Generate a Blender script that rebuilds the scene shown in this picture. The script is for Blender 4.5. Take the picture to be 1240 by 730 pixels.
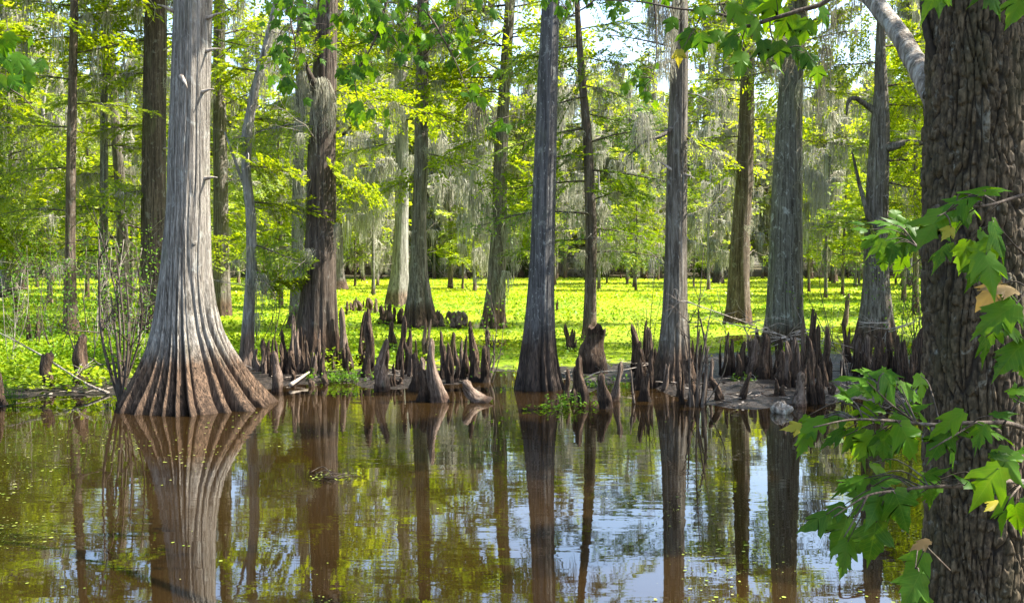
import bpy, math, random
import numpy as np
from mathutils import Vector, Matrix

for o in list(bpy.data.objects):
    bpy.data.objects.remove(o)
scene = bpy.context.scene
col = scene.collection
R = math.radians

# ------------------------------------------------------------------ camera
CAM_H = 2.0
F_PX = 1191.0            # focal length in pixels of the 1240 x 730 photograph
PITCH = math.atan(53.0 / F_PX)
cam_d = bpy.data.cameras.new('camera')
cam_d.sensor_width = 36.0
cam_d.lens = 36.0 * F_PX / 1240.0
cam_d.clip_start = 0.05
cam_d.clip_end = 3000.0
cam = bpy.data.objects.new('camera', cam_d)
cam.location = (0, 0, CAM_H)
cam.rotation_euler = (math.pi / 2 - PITCH, 0, 0)
col.objects.link(cam)
scene.camera = cam

# ------------------------------------------------------------------ sky + sun
SUN_EL = R(50)
SUN_ROT = R(82)          # clockwise from +Y: sun stands to the right, a little beyond the scene
world = bpy.data.worlds.new('World')
scene.world = world
world.use_nodes = True
wn = world.node_tree
bg = wn.nodes['Background']
sky = wn.nodes.new('ShaderNodeTexSky')
sky.sky_type = 'NISHITA'
sky.sun_disc = False
sky.sun_elevation = SUN_EL
sky.sun_rotation = SUN_ROT
sky.air_density = 1.0
sky.dust_density = 2.0
sky.ozone_density = 1.0
wn.links.new(sky.outputs[0], bg.inputs[0])
bg.inputs[1].default_value = 0.14
sun_dir = Vector((math.cos(SUN_EL) * math.sin(SUN_ROT), math.cos(SUN_EL) * math.cos(SUN_ROT), math.sin(SUN_EL)))
sun_l = bpy.data.lights.new('sun', 'SUN')
sun_l.energy = 5.0
sun_l.angle = R(0.5)
sun_l.color = (1.0, 0.94, 0.84)
sun = bpy.data.objects.new('sun', sun_l)
sun.rotation_euler = (-sun_dir).to_track_quat('-Z', 'Y').to_euler()
sun.location = (30, -5, 40)
col.objects.link(sun)

vs = scene.view_settings
vs.view_transform = 'Standard'
vs.look = 'None'
vs.exposure = 2.0
vs.gamma = 1.0
cy = scene.cycles
cy.max_bounces = 7
cy.diffuse_bounces = 3
cy.glossy_bounces = 3
cy.transmission_bounces = 4
cy.transparent_max_bounces = 4
cy.caustics_reflective = False
cy.caustics_refractive = False
cy.sample_clamp_indirect = 6.0
cy.use_denoising = True

# ------------------------------------------------------------------ pixel helpers
def ray(px, py):
    a = (px - 620.0) / F_PX
    b = -(py - 365.0) / F_PX
    c, s = math.cos(PITCH), math.sin(PITCH)
    return np.array([a, c + b * s, -s + b * c])
def at(px, py, Y):
    """point of the pixel's ray at distance Y (metres straight ahead)"""
    d = ray(px, py)
    t = Y / d[1]
    return np.array([d[0] * t, Y, CAM_H + d[2] * t])
def gnd(px, py, z=0.0):
    """where the pixel's ray meets the level z"""
    d = ray(px, py)
    t = (z - CAM_H) / d[2]
    return np.array([d[0] * t, d[1] * t, z])

# ------------------------------------------------------------------ mesh helpers
class MB:
    def __init__(self):
        self.v = []; self.n = 0; self.f = []
    def add(self, verts, faces, mat=0):
        verts = np.asarray(verts, dtype=np.float64).reshape(-1, 3)
        faces = np.asarray(faces, dtype=np.int64)
        if len(faces) == 0: return
        self.f.append((faces + self.n, mat))
        self.v.append(verts); self.n += len(verts)
    def quads(self, q, mat=0):
        q = np.asarray(q)
        k = q.shape[1]
        self.add(q.reshape(-1, 3), np.arange(len(q) * k).reshape(-1, k), mat)
    def mesh(self, name, mats, smooth=True, origin=(0, 0, 0)):
        me = bpy.data.meshes.new(name)
        if self.n:
            V = np.concatenate(self.v) - np.asarray(origin, dtype=np.float64)
            me.vertices.add(len(V)); me.vertices.foreach_set('co', V.astype(np.float32).ravel())
            loops = np.concatenate([f.ravel() for f, m in self.f])
            tot = np.concatenate([np.full(len(f), f.shape[1]) for f, m in self.f])
            mi = np.concatenate([np.full(len(f), m) for f, m in self.f])
            me.loops.add(len(loops)); me.loops.foreach_set('vertex_index', loops.astype(np.int32))
            me.polygons.add(len(tot))
            st = np.concatenate([[0], np.cumsum(tot)[:-1]])
            me.polygons.foreach_set('loop_start', st.astype(np.int32))
            me.polygons.foreach_set('material_index', mi.astype(np.int32))
            me.polygons.foreach_set('use_smooth', np.full(len(tot), smooth))
            me.update(calc_edges=True)
        for m in (mats if isinstance(mats, (list, tuple)) else [mats]):
            me.materials.append(m)
        return me
    def build(self, name, mats, parent=None, smooth=True, origin=(0, 0, 0), loc=(0, 0, 0)):
        o = bpy.data.objects.new(name, self.mesh(name, mats, smooth, origin))
        col.objects.link(o)
        o.parent = parent
        o.location = loc
        return o

def link(name, mesh, parent=None, loc=(0, 0, 0)):
    o = bpy.data.objects.new(name, mesh); col.objects.link(o); o.parent = parent; o.location = loc
    return o
def tag(o, label=None, cat=None, group=None, kind=None):
    if label: o['label'] = label
    if cat: o['category'] = cat
    if group: o['group'] = group
    if kind: o['kind'] = kind
    return o
def empty(name, loc, label, cat, group=None):
    o = bpy.data.objects.new(name, None); col.objects.link(o); o.location = tuple(loc)
    o.empty_display_size = 0.2
    return tag(o, label, cat, group)
def copy_tree(o, parent=None):
    c = o.copy(); col.objects.link(c); c.parent = parent
    for ch in list(o.children): copy_tree(ch, c)
    return c

def tube(pts, rad, n=6, cap=True, rng=None, wob=0.0):
    """tube along a polyline; returns verts, quads"""
    P = np.asarray(pts, float); m = len(P)
    rad = np.broadcast_to(np.asarray(rad, float), (m,))
    T = np.gradient(P, axis=0)
    T /= np.linalg.norm(T, axis=1)[:, None] + 1e-12
    ref = np.array([0.0, 0, 1.0]) if abs(T[0, 2]) < 0.9 else np.array([1.0, 0, 0])
    A = ref - T * (T @ ref)[:, None]
    A /= np.linalg.norm(A, axis=1)[:, None] + 1e-9
    B = np.cross(T, A)
    th = np.arange(n) * 2 * np.pi / n
    rr = rad[:, None] * np.ones((m, n))
    if rng is not None and wob: rr = rr * (1 + wob * (rng.random((m, n)) - .5))
    V = P[:, None, :] + rr[..., None] * (np.cos(th)[None, :, None] * A[:, None, :] + np.sin(th)[None, :, None] * B[:, None, :])
    i = np.arange(m - 1)[:, None] * n; j = np.arange(n)[None, :]; j2 = (j + 1) % n
    Q = np.stack([i + j, i + j2, i + n + j2, i + n + j], -1).reshape(-1, 4)
    V = V.reshape(-1, 3)
    if cap and n > 2:
        V = np.concatenate([V, P[:1], P[-1:]])
        e = (m - 1) * n
        jj = np.arange(n); k2 = (jj + 1) % n
        c0 = np.stack([np.full(n, m * n), k2, jj, jj], -1)
        c1 = np.stack([np.full(n, m * n + 1), e + jj, e + k2, e + k2], -1)
        tri = np.concatenate([c0[:, :3], c1[:, :3]])
        return V, Q, tri
    return V, Q, np.zeros((0, 3), int)
def add_tube(mb, pts, rad, n=6, mat=0, rng=None, wob=0.0):
    V, Q, T = tube(pts, rad, n, True, rng, wob)
    base = mb.n
    mb.add(V, Q, mat)
    if len(T): mb.f.append((T + base, mat))

def smooth_path(pts, k=5):
    """Catmull-Rom resample"""
    P = np.asarray(pts, float)
    if len(P) < 3:
        t = np.linspace(0, 1, k + 1)[:, None]
        return P[0] * (1 - t) + P[-1] * t
    E = np.concatenate([[2 * P[0] - P[1]], P, [2 * P[-1] - P[-2]]])
    out = []
    for i in range(1, len(E) - 2):
        p0, p1, p2, p3 = E[i - 1], E[i], E[i + 1], E[i + 2]
        for t in np.arange(k) / k:
            out.append(.5 * (2 * p1 + (p2 - p0) * t + (2 * p0 - 5 * p1 + 4 * p2 - p3) * t * t + (3 * p1 - p0 - 3 * p2 + p3) * t ** 3))
    out.append(P[-1])
    return np.array(out)

def sines(rng, fu, fv, n=7):
    """periodic-in-theta cheap noise: returns f(theta, z) about -1..1"""
    ks = [(int(rng.integers(fu[0], fu[1] + 1)), rng.uniform(*fv), rng.uniform(0, 6.28), rng.uniform(.5, 1)) for _ in range(n)]
    s = sum(k[3] for k in ks) * .6
    return lambda th, z: sum(a * np.sin(k * th + w * z + p) for k, w, p, a in ks) / s

# ------------------------------------------------------------------ materials
def mat_new(name):
    m = bpy.data.materials.new(name); m.use_nodes = True
    nt = m.node_tree; nt.nodes.clear()
    out = nt.nodes.new('ShaderNodeOutputMaterial')
    return m, nt, out
def N(nt, t, **kw):
    n = nt.nodes.new(t)
    for k, v in kw.items():
        setattr(n, k, v)
    return n
def noise(nt, vec, scale=5, detail=4, rough=.55, dist=0.0):
    n = N(nt, 'ShaderNodeTexNoise'); n.inputs['Scale'].default_value = scale
    n.inputs['Detail'].default_value = detail; n.inputs['Roughness'].default_value = rough
    n.inputs['Distortion'].default_value = dist
    if vec is not None: nt.links.new(vec, n.inputs['Vector'])
    return n
def mapping(nt, vec, scale):
    m = N(nt, 'ShaderNodeMapping'); m.inputs['Scale'].default_value = scale
    nt.links.new(vec, m.inputs['Vector']); return m.outputs[0]
def ramp(nt, fac, stops):
    r = N(nt, 'ShaderNodeValToRGB'); nt.links.new(fac, r.inputs[0])
    e = r.color_ramp.elements
    while len(e) < len(stops): e.new(0.5)
    for el, (p, c) in zip(e, stops):
        el.position = p; el.color = (c[0], c[1], c[2], 1) if not np.isscalar(c) else (c, c, c, 1)
    return r.outputs[0]
def mix(nt, fac, a, b, mode='MIX'):
    m = N(nt, 'ShaderNodeMix', data_type='RGBA', blend_type=mode)
    if np.isscalar(fac): m.inputs[0].default_value = fac
    else: nt.links.new(fac, m.inputs[0])
    for i, x in ((6, a), (7, b)):
        if isinstance(x, tuple): m.inputs[i].default_value = (*x, 1)
        else: nt.links.new(x, m.inputs[i])
    return m.outputs[2]
def math_n(nt, op, a, b=None, clamp=False):
    m = N(nt, 'ShaderNodeMath', operation=op, use_clamp=clamp)
    for i, x in ((0, a), (1, b)):
        if x is None: continue
        if np.isscalar(x): m.inputs[i].default_value = x
        else: nt.links.new(x, m.inputs[i])
    return m.outputs[0]

def bark_mat(name, dark, mid, light, stain=None, stain_h=1.0, lichen=.35, wet=True, bump=1.0, bscale=1.0, drop=0.0, fleck=0.0):
    m, nt, out = mat_new(name)
    tc = N(nt, 'ShaderNodeTexCoord')
    ob = tc.outputs['Object']
    fib = noise(nt, mapping(nt, ob, (20 * bscale, 20 * bscale, 1.0 * bscale)), 1.0, 7, .68, .5)
    fine = noise(nt, mapping(nt, ob, (70 * bscale, 70 * bscale, 7 * bscale)), 1.0, 4, .6)
    big = noise(nt, mapping(nt, ob, (1.6, 1.6, .7)), 1.0, 4, .6)
    f = math_n(nt, 'ADD', math_n(nt, 'MULTIPLY', fib.outputs[0], .7), math_n(nt, 'MULTIPLY', fine.outputs[0], .3))
    c = ramp(nt, f, [(.40, dark), (.50, mid), (.60, light)])
    c = mix(nt, ramp(nt, big.outputs[0], [(.40, 0.0), (.75, .45)]), c, tuple(x * .8 for x in mid))
    lic = noise(nt, mapping(nt, ob, (7, 7, 5)), 1.0, 6, .7, .6)
    c = mix(nt, ramp(nt, lic.outputs[0], [(.57, 0.0), (.66, lichen)]), c, (.46, .47, .42))
    gsp = noise(nt, mapping(nt, ob, (2.2, 2.2, .9)), 1.0, 5, .6, .2)
    c = mix(nt, ramp(nt, gsp.outputs[0], [(.56, 0.0), (.72, .35)]), c, (.16, .19, .10))
    if fleck:
        fl = noise(nt, mapping(nt, ob, (34, 34, 15)), 1.0, 3, .6, .3)
        c = mix(nt, ramp(nt, fl.outputs[0], [(.63, 0.0), (.69, fleck)]), c, (.36, .37, .34))
    if stain:
        sp = N(nt, 'ShaderNodeSeparateXYZ'); nt.links.new(ob, sp.inputs[0])
        wob = noise(nt, mapping(nt, ob, (9, 9, .6)), 1.0, 4, .6)
        z = math_n(nt, 'ADD', sp.outputs[2], math_n(nt, 'MULTIPLY', math_n(nt, 'SUBTRACT', wob.outputs[0], .5), -.55 * stain_h))
        z = math_n(nt, 'DIVIDE', math_n(nt, 'SUBTRACT', z, drop), stain_h)
        fac = ramp(nt, z, [(.62, .95), (.95, 0.0)])
        sc = ramp(nt, f, [(.41, tuple(x * .22 for x in stain)), (.51, stain), (.60, tuple(min(1, x * 2.0) for x in stain))])
        c = mix(nt, fac, c, sc)
        if wet:
            wf = ramp(nt, z, [(.03, .8), (.16, 0.0)])
            c = mix(nt, wf, c, tuple(x * .35 for x in stain))
    p = N(nt, 'ShaderNodeBsdfPrincipled'); nt.links.new(c, p.inputs['Base Color'])
    p.inputs['Roughness'].default_value = .88
    p.inputs['Specular IOR Level'].default_value = .25
    b = N(nt, 'ShaderNodeBump'); b.inputs['Strength'].default_value = bump; b.inputs['Distance'].default_value = .07
    nt.links.new(f, b.inputs['Height']); nt.links.new(b.outputs[0], p.inputs['Normal'])
    nt.links.new(p.outputs[0], out.inputs[0])
    return m

def leaf_mat(name, cols, trans=.5, trans_col=None, gloss=.06, rough=.45, spread=None, veins=False):
    """thin leaf: diffuse + light through the blade; tone varies from leaf to leaf"""
    m, nt, out = mat_new(name)
    g = N(nt, 'ShaderNodeNewGeometry'); oi = N(nt, 'ShaderNodeObjectInfo')
    rnd = math_n(nt, 'FRACT', math_n(nt, 'ADD', g.outputs['Random Per Island'], oi.outputs['Random']))
    c = ramp(nt, rnd, [(i / max(1, len(cols) - 1), k) for i, k in enumerate(cols)])
    if spread:
        nz = noise(nt, N(nt, 'ShaderNodeTexCoord').outputs['Object'], spread[0], 3, .6)
        c = mix(nt, ramp(nt, nz.outputs[0], [(.4, 0.0), (.62, spread[2])]), c, spread[1])
    if veins:
        ob = N(nt, 'ShaderNodeTexCoord').outputs['Object']
        sx = N(nt, 'ShaderNodeSeparateXYZ'); nt.links.new(ob, sx.inputs[0])
        ax = math_n(nt, 'ABSOLUTE', sx.outputs[0])
        lat = math_n(nt, 'ABSOLUTE', math_n(nt, 'SUBTRACT', ax, math_n(nt, 'MULTIPLY', math_n(nt, 'SUBTRACT', sx.outputs[1], .02), .92)))
        fine = math_n(nt, 'ADD', math_n(nt, 'ABSOLUTE', math_n(nt, 'SUBTRACT', math_n(nt, 'FRACT', math_n(nt, 'MULTIPLY', math_n(nt, 'SUBTRACT', sx.outputs[1], math_n(nt, 'MULTIPLY', ax, .8)), 9.0)), .5)), .012)
        vd = math_n(nt, 'MINIMUM', math_n(nt, 'MINIMUM', ax, lat), math_n(nt, 'MULTIPLY', fine, .16))
        c = mix(nt, ramp(nt, vd, [(.004, .30), (.016, 0.0)]), c, (.13, .25, .03))
        bl = noise(nt, ob, 4.0, 4, .6)
        c = mix(nt, ramp(nt, bl.outputs[0], [(.45, 0.0), (.68, .5)]), c, (.10, .17, .012))
    d = N(nt, 'ShaderNodeBsdfDiffuse'); nt.links.new(c, d.inputs[0])
    t = N(nt, 'ShaderNodeBsdfTranslucent')
    tc = mix(nt, 1.0, c, trans_col or (1.0, 1.0, 1.0), 'MULTIPLY')
    nt.links.new(tc, t.inputs[0])
    mx = N(nt, 'ShaderNodeMixShader'); mx.inputs[0].default_value = trans
    nt.links.new(d.outputs[0], mx.inputs[1]); nt.links.new(t.outputs[0], mx.inputs[2])
    if gloss > 0:
        gl = N(nt, 'ShaderNodeBsdfGlossy'); gl.inputs['Roughness'].default_value = rough
        gl.inputs[0].default_value = (1, 1, 1, 1)
        m2 = N(nt, 'ShaderNodeMixShader'); m2.inputs[0].default_value = gloss
        nt.links.new(mx.outputs[0], m2.inputs[1]); nt.links.new(gl.outputs[0], m2.inputs[2])
        nt.links.new(m2.outputs[0], out.inputs[0])
    else:
        nt.links.new(mx.outputs[0], out.inputs[0])
    return m

M = {}
M['cyp_grey'] = bark_mat('cypress_bark_grey', (.070, .060, .048), (.235, .212, .178), (.42, .388, .338), (.105, .064, .038), .98, .55, bscale=1.5, fleck=.35)
M['cyp_mid'] = bark_mat('cypress_bark_brown_grey', (.036, .029, .021), (.135, .115, .088), (.27, .240, .198), (.095, .060, .038), .8, .4, bscale=1.3, fleck=.4)
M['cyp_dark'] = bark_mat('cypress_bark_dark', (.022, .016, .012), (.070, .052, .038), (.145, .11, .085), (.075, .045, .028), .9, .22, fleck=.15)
M['cyp_slate'] = bark_mat('cypress_bark_slate', (.038, .036, .034), (.088, .085, .082), (.16, .155, .148), (.055, .038, .028), 1.15, .4, fleck=.8)
M['cyp_lichen'] = bark_mat('cypress_bark_lichen', (.034, .030, .022), (.135, .124, .098), (.25, .240, .195), (.08, .055, .036), .7, .75, bscale=1.3, fleck=.6)
M['cyp_red'] = bark_mat('cypress_bark_reddish', (.030, .020, .015), (.100, .073, .054), (.20, .152, .118), (.10, .062, .04), .6, .3, fleck=.3)
M['cyp_pale'] = bark_mat('cypress_bark_pale', (.08, .072, .06), (.22, .205, .18), (.36, .345, .31), (.13, .09, .065), .9, .5)
M['knee'] = bark_mat('knee_wood', (.012, .007, .0045), (.056, .034, .021), (.160, .104, .068), (.026, .015, .009), .3, .15, bump=1.0, fleck=.2)
M['knee_pale'] = bark_mat('knee_wood_pale', (.035, .023, .016), (.125, .085, .060), (.29, .215, .165), (.06, .036, .024), .14, .15, bump=.9)
M['twig'] = bark_mat('twig_wood', (.03, .022, .016), (.075, .056, .042), (.14, .11, .085), None, lichen=.2, bump=.3)
M['dead'] = bark_mat('dead_twig_wood', (.16, .125, .095), (.34, .285, .23), (.50, .44, .38), None, lichen=.1, bump=.3)
M['limb'] = bark_mat('limb_bark_pale', (.06, .048, .036), (.24, .20, .16), (.46, .42, .36), None, lichen=.6, bump=.7)

M['cyp_leaf'] = leaf_mat('cypress_needles', [(.130, .215, .006), (.205, .295, .007), (.330, .410, .010), (.070, .135, .006)], .56, (1.5, 1.35, .5), .02, .5)
M['cyp_leaf_shaded'] = leaf_mat('cypress_needles_shaded', [(.060, .125, .006), (.095, .175, .006), (.170, .265, .008), (.038, .090, .006)], .56, (1.5, 1.35, .5), .02, .5)  # shaded foliage: its shade is put into these darker needle colours
M['far_leaf'] = leaf_mat('forest_leaves', [(.200, .285, .014), (.285, .375, .018), (.395, .455, .040), (.130, .200, .012)], .56, (1.45, 1.3, .5), .02, .5)
M['shrub_leaf'] = leaf_mat('shrub_leaves', [(.060, .150, .012), (.10, .215, .014), (.165, .285, .014)], .5, (1.25, 1.2, .55), .012, .5)
M['moss'] = leaf_mat('hanging_moss', [(.27, .265, .20), (.35, .34, .265), (.45, .435, .35), (.19, .185, .135)], .45, None, 0)
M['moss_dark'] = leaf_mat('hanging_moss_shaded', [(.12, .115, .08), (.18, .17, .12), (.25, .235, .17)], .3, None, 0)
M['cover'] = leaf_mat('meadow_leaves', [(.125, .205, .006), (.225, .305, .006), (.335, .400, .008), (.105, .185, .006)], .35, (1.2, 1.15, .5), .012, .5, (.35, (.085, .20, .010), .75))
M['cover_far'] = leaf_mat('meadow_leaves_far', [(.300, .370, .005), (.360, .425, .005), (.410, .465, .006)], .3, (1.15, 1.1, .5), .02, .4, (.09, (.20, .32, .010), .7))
M['maple_leaf'] = leaf_mat('maple_blades', [(.026, .098, .006), (.046, .145, .007), (.080, .200, .008), (.018, .072, .006)], .55, (2.1, 1.6, .2), .010, .45, None, True)
M['maple_young'] = leaf_mat('maple_blades_yellow', [(.36, .33, .03), (.42, .36, .04)], .5, (1.2, 1.1, .5), .015, .5)
M['maple_brown'] = leaf_mat('maple_blades_bronze', [(.22, .16, .06), (.25, .17, .08)], .5, (1.2, 1.1, .6), .015, .5)
M['float'] = leaf_mat('floating_leaf', [(.17, .21, .03), (.24, .27, .05), (.11, .16, .02), (.26, .24, .10)], .1, None, .05, .3)

def water_mat():
    m, nt, out = mat_new('swamp_water')
    tc = N(nt, 'ShaderNodeTexCoord'); ob = tc.outputs['Object']
    p = N(nt, 'ShaderNodeBsdfPrincipled')
    silt = noise(nt, mapping(nt, ob, (.25, .5, 1)), 1.0, 4, .55)
    c = ramp(nt, silt.outputs[0], [(.35, (.012, .0066, .0020)), (.65, (.020, .0112, .0034))])
    nt.links.new(c, p.inputs['Base Color'])
    p.inputs['Roughness'].default_value = .015
    p.inputs['IOR'].default_value = 2.1
    r1 = noise(nt, mapping(nt, ob, (1.3, 4.6, 1)), 1.0, 2, .45, .4)
    r2 = noise(nt, mapping(nt, ob, (7, 22, 1)), 1.0, 2, .5, .2)
    calm = noise(nt, mapping(nt, ob, (.22, .35, 1)), 1.0, 2, .5)
    h = math_n(nt, 'ADD', r1.outputs[0], math_n(nt, 'MULTIPLY', r2.outputs[0], .10))
    h = math_n(nt, 'MULTIPLY', h, ramp(nt, calm.outputs[0], [(.38, .15), (.62, 1.0)]))
    b = N(nt, 'ShaderNodeBump'); b.inputs['Strength'].default_value = .3; b.inputs['Distance'].default_value = .0085
    nt.links.new(h, b.inputs['Height']); nt.links.new(b.outputs[0], p.inputs['Normal'])
    nt.links.new(p.outputs[0], out.inputs[0])
    return m
M['water'] = water_mat()

def ground_mat():
    m, nt, out = mat_new('marsh_ground')
    tc = N(nt, 'ShaderNodeTexCoord'); ob = tc.outputs['Object']
    n1 = noise(nt, ob, 2.2, 6, .65); n2 = noise(nt, ob, 14, 5, .7); n3 = noise(nt, ob, .35, 4, .6)
    mud = ramp(nt, n2.outputs[0], [(.40, (.008, .006, .005)), (.50, (.020, .015, .012)), (.60, (.060, .046, .036))])
    mud = mix(nt, ramp(nt, n1.outputs[0], [(.45, 0.0), (.6, .7)]), mud, (.018, .0155, .014))
    green = ramp(nt, n2.outputs[0], [(.3, (.08, .14, .006)), (.5, (.235, .305, .006)), (.7, (.34, .40, .008))])
    green = mix(nt, ramp(nt, n3.outputs[0], [(.42, 0.0), (.6, .55)]), green, (.14, .26, .010))
    litter = ramp(nt, n2.outputs[0], [(.3, (.03, .024, .016)), (.55, (.085, .07, .04)), (.7, (.12, .15, .03))])
    a = N(nt, 'ShaderNodeAttribute'); a.attribute_name = 'green'
    l = N(nt, 'ShaderNodeAttribute'); l.attribute_name = 'litter'
    gf = math_n(nt, 'ADD', a.outputs['Fac'], math_n(nt, 'MULTIPLY', math_n(nt, 'SUBTRACT', n1.outputs[0], .5), .9))
    c = mix(nt, ramp(nt, gf, [(.42, 0.0), (.58, 1.0)]), mud, green)
    c = mix(nt, l.outputs['Fac'], c, litter)
    p = N(nt, 'ShaderNodeBsdfPrincipled'); nt.links.new(c, p.inputs['Base Color'])
    rg = ramp(nt, gf, [(.40, .45), (.6, .85)])
    nt.links.new(rg, p.inputs['Roughness']); p.inputs['Specular IOR Level'].default_value = .18
    b = N(nt, 'ShaderNodeBump'); b.inputs['Strength'].default_value = 1.0; b.inputs['Distance'].default_value = .06
    nt.links.new(n2.outputs[0], b.inputs['Height']); nt.links.new(b.outputs[0], p.inputs['Normal'])
    nt.links.new(p.outputs[0], out.inputs[0])
    return m
M['ground'] = ground_mat()

# ------------------------------------------------------------------ terrain + water
shore_px = [(-500, 478), (-150, 479), (0, 479), (60, 481), (140, 478), (210, 474), (320, 473), (400, 463), (430, 466), (520, 468), (570, 466),
            (592, 456), (612, 449), (650, 447), (682, 455), (700, 470), (745, 470), (775, 462), (800, 477), (845, 489), (900, 491), (1000, 489), (1110, 485), (1300, 482), (1900, 480)]
SH = np.array([gnd(*p) for p in shore_px])
def shoreY(x): return np.interp(x, SH[:, 0], SH[:, 1])
FAR_EDGE = 94.0
g_rng = np.random.default_rng(11)
_gs = [(g_rng.uniform(.15, 2.2), g_rng.uniform(-.5, .5) * 3, g_rng.uniform(0, 6.28)) for _ in range(14)]
def gnoise(x, y):
    s = 0
    for k, (w, a, p) in enumerate(_gs):
        s = s + np.sin(w * (x * math.cos(a) + y * math.sin(a) * 1.3) + p + .8 * np.sin(.7 * w * y + k)) / (1 + w)
    return s / 3.2
def chan(x, y):
    """shallow water slits in the plants, 0..1"""
    px = 620 + F_PX * x / np.maximum(y, 1)
    c = np.zeros_like(x)
    for (x0, x1, yc, w) in ((395, 450, 27.0, 1.3), (545, 625, 29.5, 1.5), (560, 640, 22.5, 1.2), (860, 960, 24.0, 1.4), (1000, 1130, 22.0, 1.5), (985, 1050, 27.5, 1.2)):
        c = np.maximum(c, np.exp(-((y - yc) / w) ** 2) * np.clip((px - x0) / 15, 0, 1) * np.clip((x1 - px) / 15, 0, 1))
    return c
def ground_z(x, y):
    n = gnoise(x, y)
    d = y - shoreY(x) + .35 * np.sin(2.3 * x + np.sin(5.1 * x)) + .2 * np.sin(6.1 * x + 1)
    z = np.clip(d * .12, -.55, .055) + (.035 * n + .03 * np.sin(3.1 * x + 2 * np.sin(2.3 * y)) * np.sin(2.7 * y + 1.7 * np.sin(1.9 * x))) * np.clip(d, 0, 1) - .16 * chan(x, y)
    z = z + np.clip((y - FAR_EDGE) * .02, 0, .6) + np.clip((y - 200) * .01, 0, 4)
    near = np.clip((4.9 - y) * .28, -.55, .42) + .03 * n
    return np.where(y < 8, np.maximum(z, near), z)
def green_mask(x, y):
    px = 620 + F_PX * x / np.maximum(y, 1)
    start = np.interp(px, [-200, 0, 130, 200, 330, 400, 520, 600, 690, 780, 800, 1000, 1130, 1400], [14.6, 14.6, 15.2, 17.5, 19, 17.0, 17.2, 17.6, 17.4, 18.2, 20.5, 20.0, 19.5, 19])
    return np.clip((y - start) / 2.5 + .5, 0, 1) * (1 - chan(x, y))

xs = np.unique(np.concatenate([np.linspace(-500, -60, 23), np.linspace(-60, -18, 40), np.linspace(-18, 18, 125), np.linspace(18, 60, 40), np.linspace(60, 500, 23)]))
ys = np.unique(np.concatenate([np.linspace(-120, 0, 13), np.linspace(0, 6, 40), np.linspace(6, 12, 12), np.linspace(12, 32, 95), np.linspace(32, 110, 50), np.linspace(110, 900, 40)]))
X, Y = np.meshgrid(xs, ys)
Z = ground_z(X, Y)
mb = MB()
nx, ny = len(xs), len(ys)
ii = (np.arange(ny - 1)[:, None] * nx + np.arange(nx - 1)[None, :])
mb.add(np.stack([X, Y, Z], -1), np.stack([ii, ii + 1, ii + nx + 1, ii + nx], -1).reshape(-1, 4))
go = mb.build('ground', M['ground']); tag(go, kind='structure')
ga = go.data.attributes.new('green', 'FLOAT', 'POINT')
gm = green_mask(X, Y) * (Y > 10)
ga.data.foreach_set('value', gm.ravel().astype(np.float32))
la = go.data.attributes.new('litter', 'FLOAT', 'POINT')
la.data.foreach_set('value', np.maximum(np.clip((Y + gnoise(X * .5, Y * .5) * 4 - FAR_EDGE) / 3, 0, 1), (Y < 8) * 1.0).ravel().astype(np.float32))
mb = MB()
mb.add([(-500, -120, 0), (500, -120, 0), (500, 300, 0), (-500, 300, 0)], [[0, 1, 2, 3]])
tag(mb.build('water', M['water']), kind='structure')

# ------------------------------------------------------------------ foliage templates
def bough_template(rng, L=3.0, ntw=20, leafL=.08, leafW=.022, step=.05, droop=.22, sub=True):
    """one flat feathery spray: main axis along +X; returns leaf quads, wood (verts, quads) lists"""
    s = np.linspace(0, 1, 9)
    wy = rng.uniform(-.06, .06) * L
    ax = np.stack([s * L, wy * np.sin(s * 4 + rng.uniform(0, 3)), L * (.10 * s - droop * s * s)], -1)
    wood = [(ax, np.linspace(.022, .004, 9) * (L / 3), 4)]
    quads = []
    for k in range(ntw):
        sk = .12 + .88 * (k + rng.uniform(-.3, .3)) / ntw
        sk = min(max(sk, .05), .99)
        p = np.array([np.interp(sk, s, ax[:, i]) for i in range(3)])
        side = 1 if k % 2 else -1
        ln = L * (.40 * (1 - sk) + .13) * rng.uniform(.65, 1.2)
        a = R(rng.uniform(45, 72))
        d = np.array([math.cos(a), side * math.sin(a), rng.uniform(-.45, .35)])
        m = max(3, int(ln / step))
        t = (np.arange(m) + rng.random(m)) / m
        dz = -.18 * ln * t * t
        base = p + d * (t * ln)[:, None]; base[:, 2] += dz
        wood.append((np.array([p, p + d * ln * .5 + [0, 0, -.045 * ln], p + d * ln + [0, 0, -.18 * ln]]), np.array([.007, .004, .002]) * (L / 3), 3))
        sd = np.where(np.arange(m) % 2, 1, -1) * np.radians(rng.uniform(35, 75, m))
        ca, sa = np.cos(sd), np.sin(sd)
        dd = np.stack([d[0] * ca - d[1] * sa, d[0] * sa + d[1] * ca, np.full(m, d[2]) + rng.uniform(-.35, .15, m)], -1)
        ll = leafL * rng.uniform(.6, 1.35, m)[:, None]
        perp = np.stack([-dd[:, 1], dd[:, 0], rng.uniform(-.9, .9, m)], -1)
        perp /= np.linalg.norm(perp, axis=1)[:, None]
        w = perp * leafW * rng.uniform(.6, 1.3, m)[:, None]
        quads.append(np.stack([base, base + dd * ll * .5 + w, base + dd * ll, base + dd * ll * .5 - w], 1))
    return np.concatenate(quads), wood

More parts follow.
